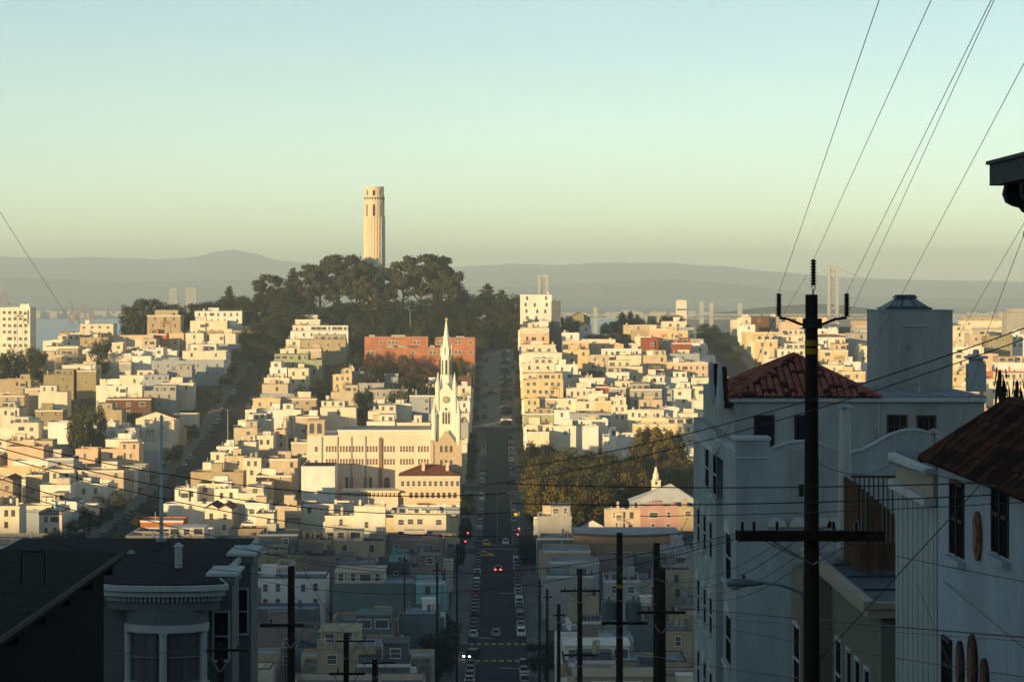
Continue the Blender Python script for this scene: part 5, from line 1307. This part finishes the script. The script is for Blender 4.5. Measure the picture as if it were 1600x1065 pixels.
MB().box(FX, 22, .1, 6.2, -4.319-zg3, -4.28-zg3).build('roof', ROOFB, wh_)
for i in range(8): MB().box(FX-.03, FX-.003, .35 + i*.78, .41 + i*.78, 0, -5.21-zg3).build('board_batten', WHITEN, wh_)
MB().lathe([(.09, 0), (.09, .55), (.2, .56), (.03, .68)], k=8).build('roof_vent', METAL, wh_, (11.2, 4.6, -4.28-zg3))
# pale blue house with dark tile apron
D0 = 50.0; zg4 = g(15, D0) - 1
bh = thing('pale_blue_house', 'pale blue stucco house with dark tile roof edge and oval terracotta plaques', 'house', (0, D0, zg4))
ZEV = -4.0 - zg4
MB().box(FX, 24, -6, 11, 0, ZEV).build('wall', PALEB, bh)
e0, e1, yN, yF = FX-.35, FX+1.25, -6.4, 11.3; rz1 = -2.62 - zg4
mb = MB(); a, b, c, d = (e0, yN, ZEV-.12), (e0, yF, ZEV-.12), (e1, yF-2.6, rz1), (e1, yN, rz1)
mb.quad(a, d, c, b); mb.quad(b, c, (e1+8, yF-2.6, rz1), (e1+8, yF, ZEV-.12)); mb.quad(d, (e1+8, yN, rz1), (e1+8, yF-2.6, rz1), c); mb.quad(a, b, (e1+8, yF, ZEV-.12), (e1+8, yN, ZEV-.12))
mb.quad(a, (e1+8, yN, ZEV-.12), (e1+8, yN, rz1), d)
apron = mb.build('tile_apron', CLAYD, bh)
M0 = Vector(b); ev = (Vector(a)-Vector(b)).normalized(); upv = (Vector((e1, 0, rz1)) - Vector((e0, 0, ZEV-.12))); sl_ = upv.length; upv.normalize(); nv = ev.cross(upv).normalized()
Mx = Matrix((ev, upv, nv)).transposed().to_euler()
for r_i in range(4):
    for c_i in range(40):
        u = .15 + c_i*.32; v = r_i*.5
        if u < 2.6*(v/sl_) + .1 or u > 12.6: continue
        o = put(TILES_D[tlr.randrange(3)], 'tile', apron, M0 + ev*u + upv*v + nv*(.012 + .012*(r_i % 2))); o.rotation_euler = Mx
MB().tube([(e1, yN, rz1+.03), (e1, yF-2.6, rz1+.03)], .12, 6).build('ridge_tile', CLAYD, apron); MB().tube([(e1, yF-2.6, rz1+.03), (e0, yF, ZEV-.08)], .12, 6).build('ridge_tile', CLAYD, apron)
for yc in (58.3, 53.3):
    for dy in (-.42, .42): fac_window(bh, yc+dy, PZ(885, yc) + .25, .55, 1.62, frame=DARKW, oy=D0, oz=zg4, sill=False)
    MB().box(FX-.18, FX-.003, yc-D0-.95, yc-D0+.95, PZ(885, yc)+.08-zg4, PZ(885, yc)+.2-zg4).build('sill', PALEB, bh)
TERR = mat('terracotta_plaque', (.20,.085,.055), .85, .45, 5, .4)
def oval(yc, zc, ry, rz, nm='oval_plaque', m=TERR):
    k = 20; MB().poly_x([(yc-D0+ry*math.cos(2*math.pi*i/k), zc-zg4+rz*math.sin(2*math.pi*i/k)) for i in range(k)], FX-.07, FX-.003).build(nm, m, bh)
    MB().poly_x([(yc-D0+ry*.6*math.cos(2*math.pi*i/k), zc-zg4+rz*.6*math.sin(2*math.pi*i/k)) for i in range(k)], FX-.10, FX-.07).build(nm, TERR if m != TERR else mat('terracotta_light', (.25,.13,.09), .85, .4, 6, .3), bh)
oval(55.8, PZ(837, 55.8), .42, .54)
PLQ = mat('dark_plaque', (.05,.018,.016), .8, .3, 5)
for yc, py, ry, rz in ((57.9, 1040, .42, .58), (56.4, 1038, .52, .68), (55.0, 1064, .42, .5)): oval(yc, PZ(py, yc), ry, rz, 'oval_panel', PLQ)
fac_window(bh, 59.6, PZ(1075, 59.6), .9, 1.1, frame=DARKW, oy=D0, oz=zg4)
# corniced house at the frame edge
E0 = 26.0; zg5 = g(15, E0) - 1
ce = thing('corniced_house', 'dark bracketed cornice of a house at the upper right frame edge', 'house', (0, E0, zg5))
MB().box(FX, 22, 0, 23, 0, 1.9-zg5).build('wall', TAUPE, ce)
CORN = mat('dark_cornice_paint', (.045,.058,.066), .8, .25, 3)
MB().box(9.44, 22, 0, 23.1, 1.96-zg5, 2.36-zg5).build('cornice', CORN, ce); MB().box(9.38, 22, 0, 23.16, 2.36-zg5, 2.43-zg5).build('cornice_cap', CORN, ce)
BRK = mat('bracket_dark', (.012,.012,.014), .85, .1)
for i in range(14):
    y = 22.3 - i*1.55; q = [(9.62, 1.95), (9.58, 1.78), (9.64, 1.62), (9.78, 1.55), (9.90, 1.52), (9.96, 1.44), (10.02, 1.42), (10.06, 1.30), (10.06, 1.12), (9.99, 1.08), (9.98, .98), (10.08, .92), (10.5, .92), (10.5, 1.95)]
    MB().poly_y([(x, z-zg5) for x, z in reversed(q)], y, y+.3).build('bracket', BRK, ce)
# slim cypresses beyond the tile apron
for px, pyt, Y, lb in ((1565, 588, 68, 'slim dark cypress top nearer the chimney'), (1592, 604, 69, 'slim dark cypress top at the right frame edge')):
    x = PX(px, Y); z0 = g(x, Y); h = PZ(pyt, Y) - z0
    root = thing('cypress_tree', lb, 'tree', (x, Y, z0)); cmx, tmx = TREE['poplar', 'hill'][0]
    put(cmx, 'crown', root, scale=(3.0, 3.0, h*1.04)); put(tmx, 'trunk', root, scale=(5, 5, h))

# ---------------------------------------------------------------- near houses, left side
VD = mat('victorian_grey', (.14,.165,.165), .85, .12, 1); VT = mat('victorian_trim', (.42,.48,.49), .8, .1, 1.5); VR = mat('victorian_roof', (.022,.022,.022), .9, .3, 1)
V0 = 92.0; zg6 = g(-15, V0) - 1
vi = thing('victorian_house', 'shaded grey house with a rounded bay window and dentil cornice', 'house', (0, V0, zg6))
VZ = -10.5 - zg6
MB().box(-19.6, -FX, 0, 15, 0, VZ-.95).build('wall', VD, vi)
def bow_ring(off, y_back=15.3, xr=-FX):
    cx, rad = -11.85, 2.2; pts = [(-19.6-off, -off)]
    for i in range(13):
        a = math.pi - math.pi*i/12*.86
        pts.append((cx + (rad+off)*math.cos(a)*.95, -off - (1.05+off*.3)*math.sin(a)**.8))
    pts.append((xr+off, .9)); pts += [(xr+off, y_back), (-19.6-off, y_back)]
    return pts
for nm, za, zb_, off, m in (('frieze', -.95, -.42, .06, VD), ('cornice', -.42, -.20, .34, VT), ('cornice_cap', -.20, -.02, .5, VT)):
    MB().loft([[(x, y, VZ+z) for x, y in bow_ring(off)] for z in (za, zb_)]).build(nm, m, vi)
MB().loft([[(x, y, VZ+z) for x, y in bow_ring(.3)] for z in (-.019, .03)]).build('roof', VR, vi)
rg = bow_ring(.10)
for i in range(1, 14):
    for t in (.0, .33, .66):
        a, b = rg[i], rg[i+1]; x, y = a[0] + (b[0]-a[0])*t, a[1] + (b[1]-a[1])*t
        MB().box(x-.045, x+.045, y-.09, y, VZ-.62, VZ-.46).build('dentil', VT, vi)
cx = -11.85
def arc_pts(r, a0, a1, n=6): return [(cx + r*math.cos(a0 + (a1-a0)*i/n), -.2 - r*.75*math.sin(a0 + (a1-a0)*i/n)) for i in range(n+1)]
for nm, za, zb_, r, m in (('bay_apron', -10, -3.75, 1.42, VD), ('bay_sill', -3.75, -3.55, 1.55, VT), ('bay_head', -1.72, -1.45, 1.52, VT), ('bay_wall', -1.45, -.95, 1.44, VD), ('bay_core', -3.55, -1.72, 1.20, VD)):
    pp = arc_pts(r, math.pi, 0, 16); MB().loft([[(x, y, VZ+z) for x, y in pp] for z in (za, zb_)]).build(nm, m, vi)
for a_c in (2.18, .98):
    wn = put(None, 'bay_window', vi, (0, 0, 0)); pp = arc_pts(1.30, a_c+.42, a_c-.42, 5)
    mb = MB()
    for (xa, ya), (xb, yb) in zip(pp, pp[1:]): mb.quad((xa, ya, VZ-3.45), (xb, yb, VZ-3.45), (xb, yb, VZ-1.8), (xa, ya, VZ-1.8))
    mb.build('pane', mat('curtained_glass', (.11,.12,.125), .15, .25, 6, spec=.5, streak=.05), wn)
    pp = arc_pts(1.34, a_c+.44, a_c-.44, 5); mb = MB()
    for zc in (-3.5, -2.62, -1.78): mb.tube([(x, y, VZ+zc) for x, y in pp], .045, 4)
    mb.build('sash', VD, wn)
for a_c in (2.85, 1.57, .30):
    x, y = cx + 1.40*math.cos(a_c), -.2 - 1.05*math.sin(a_c); MB().lathe([(.16, VZ-3.55), (.13, VZ-3.4), (.13, VZ-1.85), (.17, VZ-1.72)], x, y, 10).build('pilaster', VT, vi)
for y0, y1 in ((1.2, 3.6), (8.3, 11.2)):         # street bays with their own little cornices
    MB().box(-FX, -FX+.85, y0, y1, 0, VZ-.3).build('street_bay', VD, vi); MB().box(-FX-.1, -FX+1.05, y0-.2, y1+.2, VZ+.031, VZ+.13).build('bay_cornice', VT, vi); MB().box(-FX+.002, -FX+.95, y0-.1, y1+.1, VZ-.3, VZ+.03).build('bay_frieze', VD, vi)
    cam_window(vi, -FX+.45, y0, VZ-3.0, .5, 1.7, VT, 1, 2)
cam_window(vi, -16.5, 0, VZ-4, 1.0, 1.8, VT, 1, 2)
for nm, px, py0, py1, Y, r in (('vent_pipe', 205, 877, 864, 101, .12), ('vent_cowl', 243, 875, 868, 102, .2), ('flue', 279, 900, 853, 96, .14)):
    z0 = VZ+.03; MB().lathe([(r, z0), (r, PZ(py1, Y)-zg6), (r*1.5, PZ(py1, Y)-zg6), (r*.3, PZ(py1, Y)-zg6+.14)], PX(px, Y), Y-V0, 10).build(nm, METAL if nm != 'flue' else VT, vi)
ms = thing('roof_mast', 'thin pale blue steel mast on the shaded house roof', 'mast', (PX(252, 106), 106, VZ+zg6+.03))
MB().lathe([(.085, 0), (.07, 2), (.05, PZ(648, 106)-VZ-zg6-.03)], k=10).build('pole', mat('mast_blue', (.42,.52,.56), .6, .1, 2), ms)
MB().lathe([(.22, 0), (.22, .12), (.14, .14)], k=10).build('base_flange', METAL, ms)
N0 = 40.0; zg7 = g(-15, N0) - 3
nh = thing('dark_house', 'black shaded house with overhanging flat roof at the lower left', 'house', (0, N0, zg7))
NZ = -7.05 - zg7
BLK = mat('shaded_shingle_wall', (.010,.010,.010), .95, .3, 2); BRF = mat('dark_tar_roof', (.016,.015,.014), .95, .35, 1.2)  # wall near-black: the deep shade on it is put into its colour
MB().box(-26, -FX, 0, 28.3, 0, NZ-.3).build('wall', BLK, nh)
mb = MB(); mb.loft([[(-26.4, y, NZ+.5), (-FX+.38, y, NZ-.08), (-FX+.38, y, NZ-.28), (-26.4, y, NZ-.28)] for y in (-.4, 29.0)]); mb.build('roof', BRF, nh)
MB().box(-FX+.381, -FX+.42, -.4, 29.0, NZ-.16, NZ-.04).build('gutter', mat('gutter_dark', (.03,.027,.024), .7, .2, 2), nh)
fr = MB(); x_, y_ = PX(52, 60), 60-N0
fr.box(x_-.30, x_-.24, y_, y_+.06, NZ+.1, NZ+.85); fr.box(x_+.24, x_+.30, y_, y_+.06, NZ+.1, NZ+.85); fr.box(x_-.30, x_+.30, y_, y_+.06, NZ+.85, NZ+.92); fr.build('roof_frame', BLACKM, nh)
for i in range(9): MB().box(-FX+.02, -FX+.36, 1 + i*3.3, 1.15 + i*3.3, NZ-.5, NZ-.29).build('rafter_tail', BLK, nh)
# ---------------------------------------------------------------- utility poles and wires
PORC = mat('insulator_porcelain', (.035,.022,.020), .35, .1); YEL = mat('pole_marker_yellow', (.32,.24,.02), .8, .2)
TRAN = mat('transformer_grey', (.13,.17,.19), .6, .15, 2)
def insulator(root, x, y, z0, z1, r=.055, name='insulator'):
    pr = [(r*.45, z0)]; n = 9
    for i in range(n):
        za = z0 + (z1-z0)*i/n; pr += [(r*.5, za+.002), (r, za + (z1-z0)/n*.35), (r*.5, za + (z1-z0)/n*.7)]
    pr.append((r*.4, z1)); return MB().lathe(pr, x, y, 10).build(name, PORC, root)
def pole(px, pyt, Y, r0, r1, label, arms=(), name='utility_pole'):
    x = PX(px, Y); z0 = g(x, Y); h = PZ(pyt, Y) - z0
    root = thing(name, label, 'utility pole', (x, Y, z0), 'wooden utility poles')
    MB().lathe([(r1, -.5), (r1, .5), (r0, h)], k=14).build('shaft', WOODP, root, smooth=True)
    for (py, pa, pb_, th) in arms:
        pa, pb_ = px + (pa-px)*.8, px + (pb_-px)*.8; th *= .8
        z = PZ(py, Y) - z0
        MB().box(PX(pa, Y)-x, PX(pb_, Y)-x, -r0-.12, -r0-.002, z-th/2, z+th/2).build('crossarm', WOODP, root)
        n = max(2, int((pb_-pa)*Y/F/.55))
        for i in range(n):
            u = PX(pa, Y)-x + (pb_-pa)*Y/F*(i+.5)/n
            if abs(u) > .25: insulator(root, u, -r0-.06, z+th/2, z+th/2+.17, .05)
        for sx in (-1, 1): MB().tube([(sx*.02, -r0-.03, z-.7), (sx*min(.75, (pb_-pa)*Y/F*.35), -r0-.06, z-th/2)], .018, 4).build('arm_brace', METAL, root)
    return root, x, Y, z0
NP, nx, ny, nz = pole(1268, 460, 48, .115, .185, 'tall dark wooden pole with crossarm and street lamp in front of the red tile roof')
def nZ(py): return PZ(py, 48) - nz
def nX(px): return PX(px, 48) - nx
MB().box(nX(1151), nX(1378), -.30, -.18, nZ(843), nZ(827)).build('crossarm', WOODP, NP); MB().box(nX(1151), nX(1350), .18, .28, nZ(845), nZ(830)).build('crossarm', WOODP, NP)
for px in (1158, 1176, 1212, 1300, 1335): insulator(NP, nX(px), -.24, nZ(827), nZ(812), .05)
for px in (1205, 1330): MB().tube([(nX(1268), -.2, nZ(880)), (nX(px), -.25, nZ(843))], .016, 4).build('arm_brace', METAL, NP)
insulator(NP, nX(1271), 0, nZ(445), nZ(405), .068)
MB().tube([(nX(1271) + .035*math.cos(a*.785), 0, nZ(449) + .05*math.sin(a*.785)) for a in range(9)], .012, 6).build('shackle', METAL, NP)
MB().tube([(nX(1270), 0, nZ(460)), (nX(1271), 0, nZ(452))], .02, 6).build('top_pin', METAL, NP)
for sx, px in ((-1, 1217), (1, 1323)):
    MB().tube([(sx*.10, 0, nZ(509)), (sx*.25, 0, nZ(505)), (sx*.42, 0, nZ(499)), (nX(px), 0, nZ(496))], .028, 6).build('bracket_arm', BLACKM, NP)
    insulator(NP, nX(px), 0, nZ(494), nZ(458), .068)
MB().box(-.18, .18, -.14, -.10, nZ(513), nZ(497)).build('bracket_plate', BLACKM, NP)
for py in (535, 548): MB().lathe([(.125, nZ(py+5)), (.124, nZ(py-4))], k=14).build('marker_band', YEL, NP)
LAMPG = mat('lamp_housing', (.14,.21,.25), .45, .12, 3)
MB().tube([(-.14, 0, nZ(942)), (-.2, 0, nZ(925)), (nX(1222), 0, nZ(914)), (nX(1192), 0, nZ(910))], .026, 8).build('lamp_arm', LAMPG, NP)
mb = MB(); rings = []
for px, w, h in ((1193, .03, .03), (1188, .06, .06), (1170, .11, .10), (1150, .13, .13), (1138, .10, .10), (1134, .03, .04)):
    z = nZ(911); rings.append([(nX(px), w*math.cos(2*math.pi*i/10), z + h*math.sin(2*math.pi*i/10)*(.9 if math.sin(2*math.pi*i/10) > 0 else .55)) for i in range(10)])
mb.loft(rings); mb.build('lamp_head', LAMPG, NP, smooth=True)
MB().lathe([(.03, nZ(921)), (.09, nZ(918)), (.10, nZ(915))], nX(1148), 0, 10).build('lamp_lens', mat('lamp_lens', (.40,.46,.46), .2, .0), NP)
MB().lathe([(.03, nZ(903)), (.03, nZ(898))], nX(1162), 0, 8).build('photocell', BLACKM, NP)
MB().box(-.24, -.15, -.05, .05, nZ(775), nZ(756)).build('junction_box', BLACKM, NP)
p2, *_ = pole(1033, 886, 86, .15, .20, 'thick dark pole second from the pole with the lamp', ((955, 985, 1080, .10),))
p3, x3, y3, z3 = pole(968, 832, 118, .14, .20, 'dark pole carrying two grey transformers below the crossarm', ((972, 932, 1022, .16),))
for px in (951, 989):
    MB().lathe([(.36, PZ(967, y3)-z3), (.36, PZ(940, y3)-z3), (.33, PZ(938, y3)-z3), (.05, PZ(936, y3)-z3)], PX(px, y3)-x3, -.3, 14).build('transformer', TRAN, p3, smooth=False)
    insulator(p3, PX(px, y3)-x3, -.3, PZ(936, y3)-z3, PZ(930, y3)-z3, .06)
MB().box(-.15, .15, -.17, -.13, PZ(918, y3)-z3, PZ(912, y3)-z3).build('marker_band', YEL, p3)
pole(906, 889, 150, .14, .19, 'dark pole left of the transformer pole with two crossarms', ((922, 868, 945, .14), (1022, 875, 938, .14)))
pole(873, 944, 215, .15, .2, 'farther slim pole at the right kerb', ((960, 862, 886, .14),))
pole(1026, 848, 105, .13, .17, 'pole half hidden behind the second thick pole')
pole(855, 920, 290, .15, .2, 'slim pole farther down the right kerb', ((932, 846, 866, .14),))
pole(843, 905, 360, .16, .2, 'slimmest pole farthest down the right kerb', ((915, 834, 852, .14),))
pole(455, 884, 78, .105, .15, 'dark pole standing before the white balconies at lower left', ((975, 395, 480, .09),))
pole(541, 989, 96, .10, .14, 'short pole with crossarm before the pale blue roof', ((1000, 520, 597, .06), (1051, 508, 578, .10)))
pole(586, 1030, 108, .12, .16, 'lowest pole at the bottom edge left of the street', ((1034, 562, 626, .07),))
pole(345, 1004, 82, .10, .14, 'short pole against the rounded bay window house', ((1014, 318, 400, .08),))
pole(632, 870, 470, .14, .18, 'thin pole among the shaded roofs left of the street', ((875, 625, 640, .14),))
pole(683, 878, 340, .15, .2, 'thin pole at the left kerb above the dark tree', ((890, 674, 692, .14),))
pole(714, 850, 420, .15, .2, 'thin pole at the left kerb farther down', ((862, 706, 722, .14),))
WIRE = mat('wire_black', (.010,.010,.011), .6, 0)
wn_ = 0
def wire(a, b, r, sag, label, mid=None):
    """wire between two points given as (px, py, distance)"""
    A, B = P(*a), P(*b); n = 18
    pts = [A.lerp(B, i/n) - Vector((0, 0, sag*4*(i/n)*(1-i/n))) for i in range(n+1)]
    o = MB().tube([p - A for p in pts], r, 5).build('overhead_wire', WIRE, None, A)
    return tag(o, label, 'wire', 'overhead wires')
wire((1217,456,48), (1484,-320,16), 0.0040, 0, 'wire rising to the sky from the left insulator of the tall pole')
wire((1272,404,48), (1600,-320,16), 0.0040, 0, 'wire rising to the sky from the top insulator of the tall pole')
wire((1323,457,48), (1712,-330,16), 0.0040, 0, 'wire rising to the sky from the right insulator of the tall pole')
wire((1333,480,48), (1682,-280,16), 0.0036, 0, 'wire close beside the right insulator wire, meeting it at the top')
wire((1330,480,48.2), (1240,560,86), 0.0040, .1, 'short wire running down behind the tall pole on its right')
wire((1408,462,52), (1790,-260,16), 0.0040, 0, 'wire rising over the skylight to the right frame edge')
wire((1408,462,52), (1230,760,100), 0.0040, .1, 'thin wire falling leftward from the skylight across the grey tower')
wire((1500,520,52), (1640,280,30), 0.0036, 0, 'left of two thin wires passing under the bracketed cornice')
wire((1500,520,52), (1330,870,96), 0.0036, .1, 'thin wire falling over the grey flat roof to the taupe eave')
wire((1540,525,52), (1640,260,30), 0.0047, 0, 'right of two thin wires passing under the bracketed cornice')
wire((1540,525,52), (1475,760,80), 0.0040, .05, 'thin wire dropping past the chimney toward the white house')
wire((1217,480,48), (1029,900,86), 0.0043, .2, 'wire sloping down from left insulator to the second thick pole')
wire((1260,430,48), (1222,495,60), 0.0036, 0, 'short wire end below the top insulator')
wire((-40,268,44), (118,512,120), 0.0054, .05, 'single thin wire slanting across the sky at far left')
for i, (a, b, r, s, l) in enumerate((
  ((1640,498,40), (800,731,62), 0.0115, .30, 'uppermost long cable crossing the red tile roof from the right edge'),
  ((1640,515,40), (760,757,62), 0.0101, .32, 'second long cable crossing just below the red tile roof'),
  ((-40,676,44), (790,770,54), 0.0101, .42, 'upper cable over the left houses sagging toward the church'),
  ((790,755,54), (1640,750,40), 0.0115, .10, 'level cable crossing the tall pole above the lamp'),
  ((-40,688,44), (800,800,54), 0.0094, .45, 'middle cable over the left houses and the side street'),
  ((800,786,54), (1640,768,40), 0.0115, .10, 'second level cable crossing the golden square trees'),
  ((-40,700,44), (780,838,54), 0.0086, .40, 'lower cable over the left houses toward the street'),
  ((1000,806,54), (1640,782,40), 0.0079, .05, 'third level cable just above the crossarm'),
  ((-40,735,44), (560,870,70), 0.0094, .25, 'cable over the lower left houses ending above the shaded roofs'),
  ((-40,752,44), (720,892,70), 0.0079, .40, 'long drooping cable over the dark roof at lower left'),
  ((90,850,60), (730,900,70), 0.0072, .35, 'drooping cable over the rounded bay house roof'),
  ((380,855,70), (1155,832,49), 0.0086, .75, 'cable sagging across the street up to the crossarm tip'),
  ((400,905,70), (1160,838,49), 0.0079, .70, 'cable sagging across the street to the crossarm underside'),
  ((940,935,118), (1640,998,42), 0.0144, .05, 'thickest cable running right below the street lamp'),
  ((960,950,118), (1640,1004,42), 0.0058, .05, 'thin line just under the thickest cable'),
  ((1000,1020,86), (1260,1060,48), 0.0101, .05, 'cable at the bottom between the second pole and the tall pole'),
  ((1272,1038,48), (1545,742,50), 0.0101, .02, 'diagonal cable from the tall pole up to the pale blue house'),
  ((1412,858,70), (1600,1012,47), 0.0094, -.02, 'diagonal cable from the deck down to the right frame edge'),
  ((1412,862,70), (1498,1070,50), 0.0072, 0, 'short diagonal line from the deck to the oval panels'),
  ((1300,845,48), (1640,915,44), 0.0065, .03, 'line from the crossarm to the pale blue house wall'),
  ((1388,722,60), (1560,760,50), 0.0115, .05, 'thick service drop under the dark tile apron'),
  ((1276,722,48), (1392,726,60), 0.0086, .22, 'looping service cable between tall pole and cream cornice'),
  ((1272,880,48), (1180,836,48.1), 0.0072, .03, 'stay line from tall pole to its crossarm tip'),
  ((820,905,215), (1150,836,48.5), 0.0072, .35, 'cable from the far slim pole up to the tall pole crossarm'),
  ((826,945,215), (1152,840,48.5), 0.0065, .45, 'lower cable from the far slim pole up to the crossarm'),
  ((830,1000,150), (1035,955,86), 0.0072, .3, 'cable strung between two crossarms low in the valley'),
  ((455,976,78), (545,1000,96), 0.0072, .05, 'short cable between the two lower left crossarms'),
  ((460,990,78), (380,1075,70), 0.0086, .0, 'stay cable down to the left from the balcony pole'),
  ((541,1001,96), (870,955,215), 0.0086, .5, 'cable crossing the street from the lower left crossarm'),
  ((460,1012,78), (620,940,150), 0.0086, .1, 'diagonal service line above the pale blue roof'),
  ((150,1020,70), (345,1012,82), 0.0086, .05, 'cable in front of the rounded bay window'),
  ((345,1012,82), (590,1010,108), 0.0072, .1, 'cable from the bay house pole to the lowest pole'),
  ((1060,965,86), (1640,1062,42), 0.0086, .1, 'low cable crossing the taupe house wall'),
  ((1330,960,60), (1250,1075,48), 0.0043, 0, 'thin guy line beside the tall pole foot'),
  ((110,470,60), (290,905,96), 0.0032, 0, 'thin stay falling to the flue of the rounded bay house'),
  ((700,865,340), (860,925,290), 0.0101, .2, 'cable crossing the street above the parked cars'),
  ((690,905,340), (850,950,290), 0.0101, .3, 'lower cable crossing the street above the parked cars'),
)): wire(a, b, r, s, l)

line = [(1268, 832, 48, 'the tall lamp pole'), (1033, 900, 86, 'the second thick pole'), (968, 880, 118, 'the transformer pole'), (906, 922, 150, 'the two-arm pole'), (873, 960, 215, 'the farther slim pole'), (855, 932, 290, 'the slim kerb pole'), (843, 915, 360, 'the slimmest pole')]
for (pa, ya, Ya, na), (pb_, yb, Yb, nb) in zip(line, line[1:]):
    for k, off in enumerate((-34, -14, 18, 36)):
        wire((pa + off*48/Ya*.9, ya + k*3, Ya), (pb_ + off*48/Yb*.9, yb + k*3, Yb), .0085 if k % 2 else .0065, .5 + .12*k, '%s wire of four strung from %s to %s' % (('leftmost', 'second', 'third', 'rightmost')[k], na, nb))
left = [(455, 890, 78, 'the balcony pole'), (541, 1000, 96, 'the short crossarm pole'), (586, 1034, 108, 'the lowest pole')]
for (pa, ya, Ya, na), (pb_, yb, Yb, nb) in zip(left, left[1:]):
    for k, off in enumerate((-20, 22)): wire((pa + off, ya + 4*k, Ya), (pb_ + off*.7, yb + 2*k, Yb), .008, .3, '%s wire of two strung from %s to %s' % (('left', 'right')[k], na, nb))
